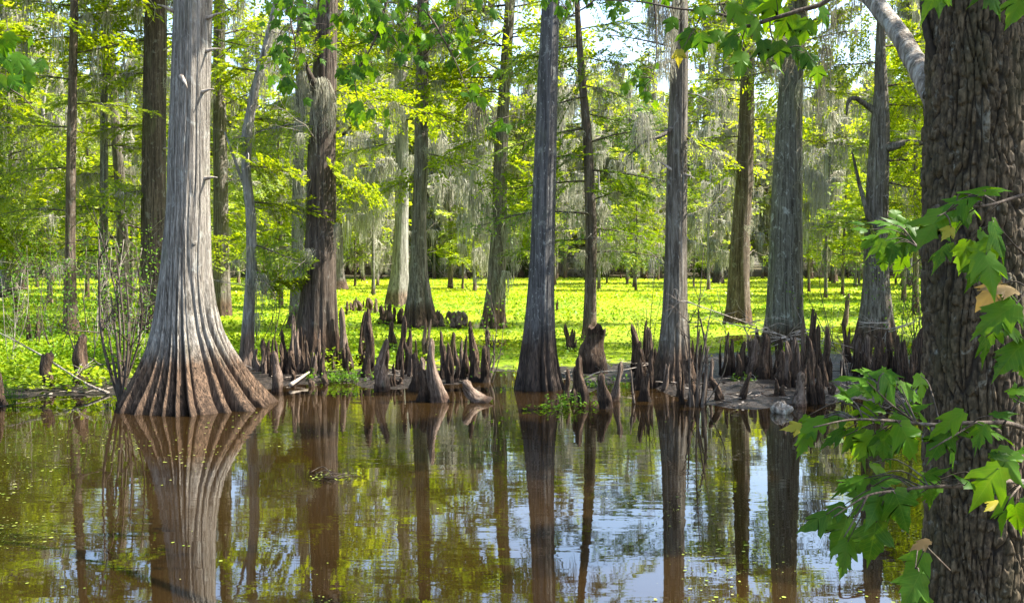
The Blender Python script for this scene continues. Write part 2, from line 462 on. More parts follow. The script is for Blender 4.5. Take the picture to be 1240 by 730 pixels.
def moss_template(rng, n=36, length=1.0, width=.012, spread=.12, seg=4, clus=True):
    """a hanging beard of thin curling strands, top at the origin"""
    qs = []
    for i in range(n):
        x0, y0 = rng.normal(0, spread, 2)
        l = length * rng.uniform(.2, 1.0) ** .8 * (1 - .55 * min(1, math.hypot(x0, y0) / (2 * spread)))
        t = np.linspace(0, 1, seg + 1)
        sf = .30 + .75 * np.sin(np.pi * np.minimum(1, .12 + t * .80))
        P = np.stack([x0 * sf + np.cumsum(rng.normal(0, .045, seg + 1)) * l, y0 * sf + np.cumsum(rng.normal(0, .045, seg + 1)) * l, -l * t + rng.uniform(0, .06)], -1)
        a = rng.uniform(0, 3.14)
        w = np.array([math.cos(a), math.sin(a), 0]) * width * rng.uniform(.5, 1.3)
        tw = (1 - .75 * t)[:, None]
        A, B = P - w * tw, P + w * tw
        qs.append(np.stack([A[:-1], B[:-1], B[1:], A[1:]], 1))
        # little side curls
        k = 2 if seg < 5 else 3
        tt = rng.uniform(.05, .95, k)
        C = np.stack([np.interp(tt, t, P[:, j]) for j in range(3)], -1)
        dv = rng.normal(0, 1, (k, 3)); dv[:, 2] = -abs(dv[:, 2]) - .3
        dv *= (width * 5 / np.linalg.norm(dv, axis=1))[:, None]
        pw = rng.normal(0, 1, (k, 3)); pw *= (width * .45 / np.linalg.norm(pw, axis=1))[:, None]
        qs.append(np.stack([C - pw, C + pw, C + dv + pw * .3, C + dv - pw * .3], 1))
    return np.concatenate(qs)

t_rng = np.random.default_rng(5)
B_FINE = [bough_template(t_rng, 3.0, 30, .095, .022, .026, t_rng.uniform(.08, .28)) for _ in range(5)]
B_MID = [bough_template(t_rng, 3.0, 24, .15, .042, .050, t_rng.uniform(.08, .32)) for _ in range(5)]
B_FAR = [bough_template(t_rng, 3.0, 16, .30, .10, .115, t_rng.uniform(.08, .35)) for _ in range(6)]
M_FINE = [moss_template(t_rng, 42, 1.0, .0085, .10, 4) for _ in range(4)]
M_MID = [moss_template(t_rng, 30, 1.0, .015, .11, 3) for _ in range(4)]
M_FAR = [moss_template(t_rng, 18, 1.0, .042, .15, 3) for _ in range(4)]
LOD = {'fine': (B_FINE, M_FINE), 'mid': (B_MID, M_MID), 'far': (B_FAR, M_FAR)}

def rot_frame(az, el, roll):
    x = np.array([math.cos(az) * math.cos(el), math.sin(az) * math.cos(el), math.sin(el)])
    y = np.array([-math.sin(az), math.cos(az), 0.0])
    z = np.cross(x, y)
    y2 = y * math.cos(roll) + z * math.sin(roll)
    z2 = np.cross(x, y2)
    return np.stack([x, y2, z2], 0)      # rows: images of the axes

def put_bough(rng, lod, leaf_mb, wood_mb, pos, az, length, el=0.0, moss_mb=None, moss_p=.0, moss_len=(.4, 1.1), keep=1.0, wood_s=1.0, wmat=0, full=True):
    tpl = LOD[lod][0]; q, wood = tpl[rng.integers(len(tpl))]
    sc = length / 3.0
    F = rot_frame(az, el, rng.normal(0, .45))
    # keep the leaf size while the axis is scaled
    base = q[:, :1, :]
    qq = base * sc + (q - base) * (0.55 + .45 * sc)
    if keep < 1: qq = qq[rng.random(len(qq)) < keep]
    leaf_mb.quads((qq.reshape(-1, 3) @ F + pos).reshape(-1, 4, 3))
    for P, rad, n in wood[:(1 if lod == 'far' else 99 if full else 5)]:
        add_tube(wood_mb, (P * sc) @ F + pos, rad * wood_s * max(.6, sc), n, wmat)
    if moss_mb is not None:
        ax = wood[0][0]
        for k in range(4):
            if rng.random() < moss_p:
                s_ = rng.uniform(.1, .9)
                p = np.array([np.interp(s_, np.linspace(0, 1, len(ax)), ax[:, i]) for i in range(3)]) * sc @ F + pos
                put_moss(rng, lod, moss_mb, p, rng.uniform(*moss_len), rng.uniform(.7, 1.2))
def put_moss(rng, lod, moss_mb, pos, length, wide=1.0):
    tpl = LOD[lod][1]; q = tpl[rng.integers(len(tpl))]
    a = rng.uniform(0, 6.28); c, s = math.cos(a), math.sin(a)
    Rm = np.array([[c * wide, s * wide, 0], [-s * wide, c * wide, 0], [0, 0, length]])
    moss_mb.quads((q.reshape(-1, 3) @ Rm + pos).reshape(-1, q.shape[1], 3))

def grow(rng, mb, p, d, ln, r, lev, mat=0, curl=.25):
    n = 5
    pts = [np.array(p, float)]
    dd = np.array(d, float)
    for k in range(n):
        dd = dd + rng.normal(0, curl, 3) * .35; dd /= np.linalg.norm(dd)
        pts.append(pts[-1] + dd * ln / n)
    add_tube(mb, pts, np.linspace(r, r * .35, n + 1), 5 if lev > 0 else 4, mat)
    if lev > 0:
        for k in range(rng.integers(2, 5)):
            i = rng.integers(1, n + 1)
            nd = dd + rng.normal(0, .75, 3); nd /= np.linalg.norm(nd)
            grow(rng, mb, pts[i], nd, ln * rng.uniform(.35, .65), r * .5, lev - 1, mat, curl * 1.3)
def trunk_mesh(rng, mb, prof, nseg=40, dz=.12, flute=.12, fl_h=1.6, ribs=9, rough=.03, zsplit=7.0, bark=.0, sink=.35):
    """prof: rows (x, y, z, r) rising with z, world metres; rounded lobes with sharp creases near the base"""
    prof = np.array(prof, float)
    prof = prof[np.argsort(prof[:, 2])]
    z0, z1 = prof[0, 2] - sink, prof[-1, 2]
    zz = np.concatenate([np.arange(z0, min(z1, z0 + zsplit), dz), np.arange(min(z1, z0 + zsplit), z1, dz * 4), [z1]])
    zz = np.unique(zz)
    th = np.arange(nseg) * 2 * np.pi / nseg
    TH, ZZ = np.meshgrid(th, zz)
    cx = np.interp(ZZ, prof[:, 2], prof[:, 0]); cyy = np.interp(ZZ, prof[:, 2], prof[:, 1]); r = np.interp(ZZ, prof[:, 2], prof[:, 3])
    n1 = sines(rng, (1, 4), (.2, 1.2)); n2 = sines(rng, (5, 16), (.5, 3.5), 9)
    h = ZZ - prof[0, 2]
    amp = flute * np.clip(1 - h / fl_h, 0, 1) ** 1.1 * np.clip((h + .6) / .6, .6, 1) + flute * .16
    wt = TH + .12 * np.sin(2 * TH + rng.uniform(0, 6)) + .08 * np.sin(3 * TH + rng.uniform(0, 6)) + .05 * np.sin(h * 1.7 + 2 * TH)
    wt = wt + .045 * np.sin(7 * TH + rng.uniform(0, 6)) + .035 * np.sin(11 * TH + rng.uniform(0, 6)) + .02 * np.sin(5 * TH + 3.1 * h)
    na = sines(rng, (3, 9), (.1, .9), 6)
    amp = amp * (1 + .55 * na(TH, ZZ))
    lobe = np.abs(np.cos(ribs * .5 * wt)) ** .5
    lobe2 = np.abs(np.cos(ribs * 1.0 * wt + .7 + .3 * h)) ** .6
    m = 1 + amp * (1.5 * (lobe - .78) + .7 * (lobe2 - .75)) + rough * (n1(TH, ZZ) + .6 * n2(TH, ZZ))
    if bark:
        n3 = sines(rng, (30, 90), (.6, 2.5), 14)
        rid = 1 - np.abs(n3(TH, ZZ))
        m = m + bark * (rid - .5) / np.maximum(r, .1) 
    RR = r * m
    V = np.stack([cx + RR * np.cos(TH), cyy + RR * np.sin(TH), ZZ], -1)
    nr = len(zz)
    i = np.arange(nr - 1)[:, None] * nseg; j = np.arange(nseg)[None, :]; j2 = (j + 1) % nseg
    mb.add(V, np.stack([i + j, i + j2, i + nseg + j2, i + nseg + j], -1).reshape(-1, 4))

def px_profile(rows, Y, top_h, top_r, sway=(0, 0)):
    """rows (px_left, px_right, py) -> trunk profile at depth Y, carried on above the frame to top_h"""
    P = []
    for l, r_, y in rows:
        a, b = at(l, y, Y), at(r_, y, Y)
        P.append(((a[0] + b[0]) / 2, Y, a[2], abs(b[0] - a[0]) / 2))
    P.sort(key=lambda p: p[2])
    t = P[-1]; u = P[max(0, len(P) - 3)]
    sl = (t[0] - u[0]) / max(.5, t[2] - u[2])
    n = 4
    for k in range(1, n + 1):
        f = k / n
        dz = (top_h - t[2]) * f
        P.append((t[0] + sl * dz * (1 - .5 * f) + sway[0] * f, Y + sway[1] * f, t[2] + dz, t[3] * (1 - f) + top_r * f))
    return P

def prof_at(P, z):
    A = np.array(P)
    return np.array([np.interp(z, A[:, 2], A[:, 0]), np.interp(z, A[:, 2], A[:, 1]), z]), np.interp(z, A[:, 2], A[:, 3])

def cypress(name, label, P, bark, seed, group=None, nseg=44, flute=.16, fl_h=1.8, ribs=9, rough=.03, dz=.12, barkrel=0., crown=None, boughs=(), moss=(), lod='mid', stubs=(), leaf='cyp_leaf', cat='tree', zsplit=7., limbs=(), twiggy=22):
    """crown: (z0, z1, radius, count, lod, moss_p); boughs: explicit (z, azimuth deg, length, el deg[, moss_p]); moss: (px, py, Y, length, wide)"""
    rng = np.random.default_rng(seed)
    base = np.array([P[0][0], P[0][1], P[0][2]])
    T = empty(name, base, label, cat, group)
    mb = MB(); trunk_mesh(rng, mb, P, nseg, dz, flute, fl_h, ribs, rough, zsplit, barkrel)
    tr = mb.build('trunk', M[bark], T, origin=base)
    lf, wd, ms, mtw = MB(), MB(), MB(), MB()
    if crown:
        z0, z1, rad, cnt, clod, mp = crown
        for k in range(cnt):
            f = (k + rng.random()) / cnt
            z = z0 + (z1 - z0) * f
            pos, r = prof_at(P, min(z, P[-1][2]))
            prof = math.sin(math.pi * min(1, .25 + .78 * f)) ** .8
            put_bough(rng, clod, lf, wd, pos, k * 2.4 + rng.uniform(-.5, .5), max(.9, rad * prof * rng.uniform(.7, 1.15)), R(rng.uniform(-8, 28)), ms, mp * .55, (.6, 1.8), .75, 1.6, 0, False)
    for b in boughs:
        pos, r = prof_at(P, b[0])
        bm_ = MB()
        put_bough(rng, lod, bm_, bm_, pos, R(b[1]), b[2], R(b[3]), ms, b[4] if len(b) > 4 else .2, (.35, 1.0), b[5] if len(b) > 5 else 1.0, 1.3, 1)
        bm_.build('bough', [M[leaf], M['twig']], T, False, base)
    for (px, py, Yd, ln, wide) in moss:
        put_moss(rng, 'fine' if Yd < 24 else 'mid', ms, at(px, py, Yd), ln, wide)
    if lf.n: tag(lf.build('crown', M[leaf], T, False, base), kind='stuff')
    for pts, rads in limbs:
        lm = MB(); q = smooth_path(pts, 5)
        add_tube(lm, q, np.interp(np.linspace(0, 1, len(q)), np.linspace(0, 1, len(rads)), rads), 10, 0, rng, .12)
        lm.build('limb', M[bark], T, True, base)
    if wd.n: tag(wd.build('branchwork', M['twig'], T, True, base), kind='stuff')
    if ms.n: ms.build('hanging_moss', M['moss'], T, False, base)
    if twiggy:
        tw = MB()
        for k in range(twiggy):
            z = rng.uniform(1.2, min(9.5, P[-1][2] - .5)); pos, r = prof_at(P, z)
            a = rng.uniform(0, 6.28); d = np.array([math.cos(a), math.sin(a), rng.uniform(-.3, .5)]); d /= np.linalg.norm(d)
            ln = rng.uniform(.25, 1.0) * (1.6 if rng.random() < .25 else 1)
            grow(rng, tw, pos + d * r * .8, d, ln, rng.uniform(.005, .011), 1, 0, .45)
            if rng.random() < .45: put_moss(rng, 'fine' if P[0][1] < 24 else 'mid', mtw, pos + d * (r + ln * .5), rng.uniform(.3, .9), rng.uniform(.4, .8))
        tag(tw.build('dead_twigs', M['dead' if rng.random() < .5 else 'limb'], T, True, base), kind='stuff')
    if mtw.n: tag(mtw.build('moss_wisps', M['moss'], T, False, base), kind='stuff')
    for (px, py, Yd, ln, ang) in stubs:
        p = at(px, py, Yd)
        q = p + np.array([ln * math.cos(R(ang)), -.05, ln * math.sin(R(ang))])
        sb = MB(); add_tube(sb, [p - (q - p) * .5, p + (q - p) * .1, p + (q - p) * .55 + [0, 0, .01], q], [.034, .026, .014, .006], 7, 0, rng, .2)
        sb.build('branch_stub', M['dead'], T, True, base)
    return T

# ------------------------------------------------------------------ the big flared cypress
rngs = np.random.default_rng(3)
Y1 = gnd(240, 490)[1]
rows = [(156, 322, 492), (161, 309, 478), (168, 298, 462), (175, 286, 443), (182, 275, 422), (187, 265, 398), (191, 259, 369), (195, 255, 330), (200, 254, 280), (203, 253, 250),
        (204, 253, 200), (206, 253, 150), (208, 254, 100), (210, 255, 50), (212, 256, 0)]
P1 = px_profile(rows, Y1, 19, .07, (.3, .5))
t1 = cypress('flared_cypress', 'massive grey cypress whose wide fluted base spreads into the water', P1, 'cyp_grey', 1, twiggy=0, nseg=300, flute=.24, fl_h=1.8, ribs=28, rough=.018, dz=.045,
             barkrel=.006, crown=(12, 19, 2.6, 26, 'far', .3), zsplit=6.4,
             stubs=[(250, 62, Y1 - .1, .2, 6), (246, 111, Y1 - .15, .16, 8), (250, 216, Y1 - .12, .16, 2), (222, 97, Y1 - .27, .14, -60), (252, 22, Y1 - .1, .22, 15), (206, 12, Y1 - .15, .16, 160)])
bmb = MB()
cb = at(232, 294, Y1 - .235)
th = np.linspace(0, 2 * np.pi, 17)[:-1]; ph = np.linspace(0, np.pi, 10)
TH, PH = np.meshgrid(th, ph)
rr = .062 * (1 + .25 * np.sin(3 * TH + 2 * PH) + .12 * np.sin(5 * PH + TH))
V = np.stack([rr * np.sin(PH) * np.cos(TH), .8 * rr * np.sin(PH) * np.sin(TH), 1.25 * rr * np.cos(PH)], -1) + cb
i = np.arange(9)[:, None] * 16; j = np.arange(16)[None, :]; j2 = (j + 1) % 16
bmb.add(V, np.stack([i + j, i + 16 + j, i + 16 + j2, i + j2], -1).reshape(-1, 4))
bmb.build('burl', M['cyp_grey'], t1, True, np.array(P1[0][:3]))

# ------------------------------------------------------------------ the other trunks, from the photograph's outlines
def rows_c(pts):      # (centre px, width px, py)
    return [(c - w / 2, c + w / 2, y) for c, w, y in pts]
def depth(py, z=.04): return gnd(620, py, z)[1]

Y8 = depth(470, 0)
P = px_profile(rows_c([(653, 58, 474), (652, 50, 455), (652, 43, 430), (653, 37, 400), (655, 32, 350), (657, 29, 300), (660, 27, 200), (663, 24, 100), (667, 21, 0)]), Y8, 19, .06, (.6, .4))
cypress('slender_cypress', 'straight slate grey cypress standing alone in open water, its foot dark and wet', P, 'cyp_slate', 8, twiggy=0, nseg=120, flute=.18, fl_h=1.3, ribs=13, rough=.02, dz=.05,
        barkrel=.005, crown=(14, 19, 2.2, 18, 'far', .3))

Y3 = depth(444)
P = px_profile(rows_c([(383, 66, 446), (384, 56, 425), (385, 48, 400), (386, 42, 350), (389, 37, 280), (389, 34, 200), (392, 30, 120), (395, 26, 40), (397, 24, 0)]), Y3, 20, .06, (.4, .6))
mz = [(px, py, Y3 - .3, ln, w) for px, py, ln, w in ((384, 100, 1.5, .8), (392, 104, 1.4, .9), (378, 108, 1.4, .8), (398, 112, 1.1, .7), (371, 90, 1.3, .6), (366, 96, 1.5, .6), (388, 98, 1.2, 1.0), (402, 125, .9, .5), (360, 150, 1.3, .7), (366, 210, 1.4, .7), (360, 240, 1.0, .5))]
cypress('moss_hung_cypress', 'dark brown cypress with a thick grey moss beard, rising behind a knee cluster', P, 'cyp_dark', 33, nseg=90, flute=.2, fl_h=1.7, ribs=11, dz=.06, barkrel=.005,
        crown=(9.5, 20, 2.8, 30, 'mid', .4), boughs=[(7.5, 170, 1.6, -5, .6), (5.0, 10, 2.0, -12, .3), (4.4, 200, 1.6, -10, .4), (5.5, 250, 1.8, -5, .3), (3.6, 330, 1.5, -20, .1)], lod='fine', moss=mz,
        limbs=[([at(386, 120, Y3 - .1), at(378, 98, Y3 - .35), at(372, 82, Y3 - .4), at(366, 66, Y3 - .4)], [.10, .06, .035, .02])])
Ya = depth(398)
P = px_profile(rows_c([(358, 24, 400), (359, 17, 380), (360, 14, 330), (361, 13, 200), (364, 12, 100), (366, 11, 0)]), Ya, 15, .04)
cypress('thin_mossy_cypress', 'thin grey trunk draped in moss close behind the dark brown cypress', P, 'cyp_lichen', 34, nseg=30, flute=.12, crown=(8, 15, 2.2, 20, 'mid', .5),
        moss=[(360 + dx, y, Ya - .25, 1.4, .7) for dx, y in ((-2, 130), (3, 170), (-3, 200), (2, 240), (0, 275), (-6, 120), (5, 150))])

Y4 = depth(447)
P = px_profile(rows_c([(300, 26, 448), (299, 17, 425), (301, 14, 380), (305, 13, 320), (304, 12, 260), (298, 11, 210), (299, 12, 160), (308, 10, 110), (322, 10, 60), (336, 9, 0)]), Y4, 9, .02)
cypress('crooked_mossy_trunk', 'crooked pale thin trunk furred with moss next to the massive flared cypress', P, 'cyp_pale', 41, twiggy=40, nseg=30, flute=.14, fl_h=1.0, ribs=7, rough=.07, lod='fine',
        boughs=[(5.2, 190, 1.4, 10, .4), (3.6, 330, 1.3, -10, .3), (3.0, 20, 1.5, -10, .1), (4.4, 60, 1.5, 5, .3), (2.2, 340, 1.2, -10, .1), (1.6, 10, 1.0, 0, .0)],
        moss=[(px, py, Y4 - .12, ln, .55) for px, py, ln in ((303, 150, .7), (306, 260, .8), (303, 300, .8), (300, 340, .7), (308, 330, .9), (312, 380, .6), (318, 90, .9), (330, 30, .9))],
        limbs=[([at(301, 235, Y4), at(292, 215, Y4), at(283, 190, Y4 - .1), at(272, 160, Y4)], [.05, .03, .025, .012])])

Y5 = depth(372)
P = px_profile(rows_c([(482, 34, 374), (482, 27, 355), (484, 21, 330), (486, 17, 280), (487, 16, 200), (486, 15, 100), (487, 13, 0)]), Y5, 22, .08)
cypress('pale_straight_cypress', 'pale grey straight cypress just behind the rib-footed cypress in the meadow', P, 'cyp_pale', 5, nseg=48, flute=.16, fl_h=2.0, crown=(7.0, 22, 3.8, 54, 'mid', .9),
        moss=[(px, py, Y5 - .8, ln, 1.3) for px, py, ln in ((475, 200, 2.2), (468, 220, 2.4), (460, 235, 2.2), (452, 250, 2.0), (445, 240, 2.4), (497, 190, 1.6), (438, 262, 1.8))], boughs=[(6.5, 185, 3.0, -12, .9), (5.2, 175, 3.4, -18, .9), (7.5, 10, 2.6, 0, .8)])
Y6 = depth(395)
P = px_profile(rows_c([(511, 46, 397), (509, 38, 385), (508, 29, 360), (507, 22, 330), (507, 18, 280), (510, 17, 200), (511, 15, 100), (512, 14, 0)]), Y6, 21, .06)
cypress('rib_footed_cypress', 'brown cypress with strongly ribbed conical foot among meadow knees', P, 'cyp_mid', 6, nseg=80, flute=.26, fl_h=1.7, ribs=9, dz=.07, crown=(6.8, 21, 3.2, 50, 'mid', .8),
        boughs=[(6.2, 330, 2.6, -22, .7), (5.0, 350, 2.2, -18, .5), (7.4, 15, 2.8, -5, .6), (4.2, 200, 1.6, -10, .4), (8.2, 190, 2.4, 0, .6)], lod='mid')
Y7 = depth(397)
P = px_profile(rows_c([(597, 32, 399), (598, 26, 380), (601, 22, 340), (604, 18, 280), (606, 17, 200), (611, 14, 100), (618, 12, 0)]), Y7, 18, .05)
cypress('leaning_cypress', 'brown cypress leaning gently, long moss trailing beside its meadow foot', P, 'cyp_mid', 7, nseg=56, flute=.2, fl_h=1.5, crown=(6.6, 18, 3.0, 44, 'mid', .9), lod='mid',
        boughs=[(6.9, 185, 2.8, -3, .7), (6.6, 160, 2.4, 0, .6), (6.5, 230, 2.6, -5, .6), (5.4, 200, 2.2, -12, .8), (4.6, 340, 1.8, -12, .8), (3.4, 350, 1.6, -14, .9), (8.0, 350, 2.4, 5, .5), (7.8, 200, 2.6, 0, .6)],
        moss=[(px, py, Y7 - .4, ln, 1.0) for px, py, ln in ((575, 210, 2.4), (583, 230, 2.2), (590, 250, 2.4), (615, 270, 2.0), (621, 290, 1.9), (570, 240, 2.0), (560, 262, 1.5), (626, 260, 1.6), (612, 330, 1.2))])
Y9 = depth(412)
P = px_profile(rows_c([(713, 22, 414), (714, 17, 395), (715, 14, 350), (716, 14, 280), (714, 13, 220), (711, 11, 160), (705, 9, 100), (700, 7, 30), (699, 6, 0)]), Y9, 12, .02)
bl = []
r9 = np.random.default_rng(90)
for k in range(26):
    z = 2.1 + 8.5 * k / 26
    az = (180 if k % 2 else 0) + r9.uniform(-55, 55)
    bl.append((z, az, (3.3 - .16 * z) * r9.uniform(.7, 1.1) if z > 2.9 else 2.2, r9.uniform(-12, 8), .35, .9 if z > 3.4 else .55))
cypress('tiered_young_cypress', 'reddish young cypress with horizontal feathery tiers rising behind a broken stump', P, 'cyp_red', 9, nseg=30, flute=.1, fl_h=.8, boughs=bl, lod='fine', leaf='cyp_leaf_shaded')
Y10 = depth(464)
P = px_profile(rows_c([(815, 62, 470), (815, 46, 450), (816, 36, 420), (817, 30, 380), (818, 27, 330), (819, 25, 260), (820, 24, 180), (822, 22, 100), (823, 20, 40), (823, 19, 0)]), Y10, 17, .05)
cypress('grey_bank_cypress', 'grey cypress with root-tangled foot rising from the bare mud bank edge', P, 'cyp_mid', 10, nseg=90, flute=.24, fl_h=1.0, ribs=9, dz=.06, barkrel=.005, crown=(13, 17, 1.9, 16, 'far', .3), lod='fine',
        boughs=[(3.9, 340, 1.1, -25, .3, .25), (6.0, 200, 1.5, 15, .3, .3), (5.2, 185, 1.3, 10, .6, .25)],
        moss=[(px, py, Y10 - .35, ln, w) for px, py, ln, w in ((795, 5, 1.3, .8), (803, 0, 1.5, .8), (788, 10, 1.0, .6), (812, 15, 1.5, .7), (808, 40, 1.1, .6), (798, 20, 1.2, .7), (816, -5, 1.6, .8), (790, -10, 1.1, .7), (780, 140, .9, .7), (772, 150, .8, .6), (786, 160, .8, .6))],
        limbs=[([at(820, 150, Y10), at(800, 165, Y10 - .2), at(780, 172, Y10 - .2), at(760, 190, Y10)], [.05, .03, .02, .008])],
        stubs=[(812, 205, Y10 - .1, .25, 150), (826, 210, Y10 - .1, .22, -25)])
Y11 = depth(391)
P = px_profile(rows_c([(893, 34, 393), (894, 28, 370), (895, 25, 330), (897, 22, 280), (901, 21, 220), (903, 19, 160), (905, 16, 100), (907, 14, 40), (908, 13, 0)]), Y11, 16, .06)
cypress('scarred_cypress', 'brown cypress with a reddish bark scar, standing in the bright meadow', P, 'cyp_red', 11, nseg=60, flute=.16, fl_h=1.5, crown=(6.8, 16, 3.0, 40, 'mid', .9), lod='mid',
        boughs=[(6.6, 180, 2.4, 5, .9, .6), (5.6, 170, 2.6, -5, .9, .7), (6.0, 5, 2.0, 0, .7), (8.5, 190, 2.4, 10, .9, .5), (7.6, 350, 2.4, 0, .9), (4.6, 200, 2.2, -5, .7)])
Y12 = depth(418)
P = px_profile(rows_c([(949, 60, 424), (950, 50, 405), (950, 43, 380), (951, 40, 330), (952, 37, 260), (955, 33, 180), (958, 28, 100), (963, 24, 40), (966, 21, 0)]), Y12, 19, .07)
cypress('lichen_cypress', 'stout cypress speckled with pale green lichen above a dense knee cluster', P, 'cyp_lichen', 12, nseg=90, flute=.16, fl_h=1.6, ribs=10, dz=.07, barkrel=.006, crown=(7.0, 19, 3.0, 36, 'mid', .8), lod='fine',
        boughs=[(5.8, 10, 2.2, -5, .9, .5), (4.6, 350, 1.8, -8, 1.0, .35), (6.8, 0, 2.2, 5, .9, .5), (6.2, 185, 1.8, 5, .8, .3)],
        moss=[(px, py, Y12 - .5, ln, 1.0) for px, py, ln in ((985, 210, 1.6), (992, 215, 1.8), (978, 205, 1.4), (998, 225, 1.2), (972, 100, 1.4))])
Y13 = depth(424)
P = px_profile(rows_c([(1061, 62, 428), (1061, 48, 410), (1061, 38, 380), (1061, 31, 340), (1061, 27, 280), (1063, 26, 220), (1066, 22, 150), (1067, 16, 110), (1066, 12, 60), (1068, 9, 0)]), Y13, 12, .03)
cypress('snaggy_cypress', 'grey snaggy cypress with thick broken limbs near the furrowed maple trunk', P, 'cyp_mid', 13, nseg=80, flute=.2, fl_h=1.3, ribs=9, dz=.07, crown=(7.5, 12, 2.4, 22, 'fine', .3), lod='fine',
        boughs=[(4.4, 10, 2.6, 0, .3), (5.6, 350, 2.6, 5, .3), (5.2, 30, 2.4, 0, .2), (6.4, 20, 2.4, 5, .2), (3.6, 340, 2.2, -8, .2), (3.2, 30, 2.2, -5, .2), (6.0, 190, 1.8, 5, .4), (2.8, 200, 1.6, -5, .3), (4.0, 320, 2.4, 0, .2)],
        limbs=[([at(1064, 180, Y13), at(1080, 178, Y13 - .2), at(1100, 173, Y13 - .3), at(1130, 175, Y13 - .2)], [.12, .09, .07, .04]),
               ([at(1066, 140, Y13), at(1050, 128, Y13), at(1035, 119, Y13 - .1), at(1027, 124, Y13 - .1), at(1025, 140, Y13 - .1)], [.09, .06, .05, .04, .015]),
               ([at(1058, 280, Y13 - .1), at(1048, 250, Y13 - .2), at(1040, 220, Y13), at(1032, 185, Y13)], [.08, .05, .04, .02])])
# dark trunk behind the flared one
Y2 = depth(402)
P = px_profile(rows_c([(190, 50, 404), (189, 40, 385), (187, 32, 340), (186, 28, 250), (187, 27, 150), (188, 26, 60), (189, 25, 0)]), Y2, 20, .07)
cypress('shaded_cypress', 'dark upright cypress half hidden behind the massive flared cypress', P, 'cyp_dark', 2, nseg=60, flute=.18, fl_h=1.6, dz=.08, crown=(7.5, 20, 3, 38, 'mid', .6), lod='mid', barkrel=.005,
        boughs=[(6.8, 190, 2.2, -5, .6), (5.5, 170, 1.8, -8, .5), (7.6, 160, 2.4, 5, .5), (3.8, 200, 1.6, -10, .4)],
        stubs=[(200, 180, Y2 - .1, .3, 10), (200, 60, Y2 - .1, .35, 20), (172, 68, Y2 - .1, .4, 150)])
Y17 = depth(385)
P = px_profile(rows_c([(268, 26, 387), (269, 20, 350), (268, 18, 280), (267, 17, 200), (265, 15, 100), (266, 13, 0)]), Y17, 19, .06)
cypress('twisted_branch_cypress', 'grey-brown cypress between the massive flared one and the crooked mossy trunk', P, 'cyp_mid', 17, nseg=48, flute=.16, crown=(6.8, 19, 3, 44, 'mid', .8), lod='mid',
        boughs=[(5.6, 170, 2.0, 5, .6), (6.4, 10, 2.2, 0, .7), (4.6, 20, 2.0, -8, .5), (7.6, 330, 2.2, 5, .6), (3.4, 350, 1.6, 0, .3), (7.0, 200, 2.0, 0, .6)])
# left-hand group
Y14 = depth(407)
P = px_profile(rows_c([(87, 24, 409), (86, 18, 390), (85, 15, 350), (85, 12, 300), (86, 11, 200), (88, 10, 100), (90, 9, 0)]), Y14, 15, .04)
cypress('brown_footed_cypress', 'slim cypress with a reddish peeling foot beside a bulging stump', P, 'cyp_red', 14, nseg=40, flute=.18, fl_h=1.0, crown=(7, 15, 2.4, 30, 'mid', .4), lod='fine',
        boughs=[(3.2, 190, 2.0, -3, .2), (4.2, 170, 2.4, 0, .3), (5.2, 200, 2.2, 0, .3), (5.8, 20, 2.0, 0, .3), (6.4, 180, 2.4, 5, .3)])
Y15 = depth(392)
P = px_profile(rows_c([(150, 28, 394), (149, 20, 375), (149, 15, 330), (148, 13, 280), (146, 13, 230), (142, 12, 180), (138, 10, 120), (134, 9, 60), (131, 8, 0)]), Y15, 14, .03)
bl = []
for k in range(24):
    z = 1.9 + 8.5 * k / 24
    bl.append((z, (180 if k % 3 else 20) + r9.uniform(-50, 50), (4.2 - .25 * z) * r9.uniform(.75, 1.1), r9.uniform(-10, 8), .25))
cypress('wide_branched_cypress', 'cypress with long dark level branches carrying feathery green tiers over meadow', P, 'cyp_mid', 15, nseg=36, flute=.14, boughs=bl, lod='fine', leaf='cyp_leaf')
P = px_profile(rows_c([(124, 20, 402), (124, 13, 385), (125, 11, 320), (126, 10, 250), (126, 9, 150), (127, 8, 0)]), depth(400), 13, .03)
cypress('narrow_mossy_cypress', 'narrow moss-patched trunk between the wide-branched cypress and the reddish footed one', P, 'cyp_lichen', 16, nseg=30, flute=.14, crown=(6.5, 13, 2.2, 26, 'mid', .5),
        boughs=[(4.2, 150, 2.0, 0, .6), (5.0, 30, 2.0, 0, .6), (3.4, 200, 1.7, -5, .6)])

# ------------------------------------------------------------------ young cypresses (copied kind)
def young_proto(seed, h, label, group):
    rng = np.random.default_rng(seed)
    P = [(0, 0, 0, .13), (.02, 0, .3, .10), (.05, .03, h * .3, .075), (.12, -.05, h * .65, .05), (.10, .02, h, .012)]
    T = empty('young_cypress', (0, 0, 0), label, 'tree', group)
    mb = MB(); trunk_mesh(rng, mb, P, 16, .25, .14, .8, 6, .05); mb.build('trunk', M['cyp_mid'], T)
    lf, wd, ms = MB(), MB(), MB()
    n = 44
    for k in range(n):
        f = (k + rng.random()) / n
        z = 2.0 + (h - 2.2) * f
        pos, _ = prof_at(P, z)
        put_bough(rng, 'mid', lf, wd, pos, k * 2.4 + rng.uniform(-.6, .6), (2.7 * (1 - f) ** .6 + .5) * rng.uniform(.7, 1.15), R(rng.uniform(-12, 12)), ms, .22, (.35, 1.1), .85, 1.2, 0, False)
    lf.build('crown', M['cyp_leaf'], T, False); tag(wd.build('branchwork', M['twig'], T), kind='stuff'); ms.build('hanging_moss', M['moss'], T, False)
    return T
def place(proto, used, pos, rz, sc, label=None, group=None):
    o = proto if not used.get(proto.name) else copy_tree(proto)
    used[proto.name] = 1
    o.location = tuple(pos); o.rotation_euler = (0, 0, rz); o.scale = (sc, sc, sc)
    if label: o['label'] = label
    if group: o['group'] = group
    return o
used = {}
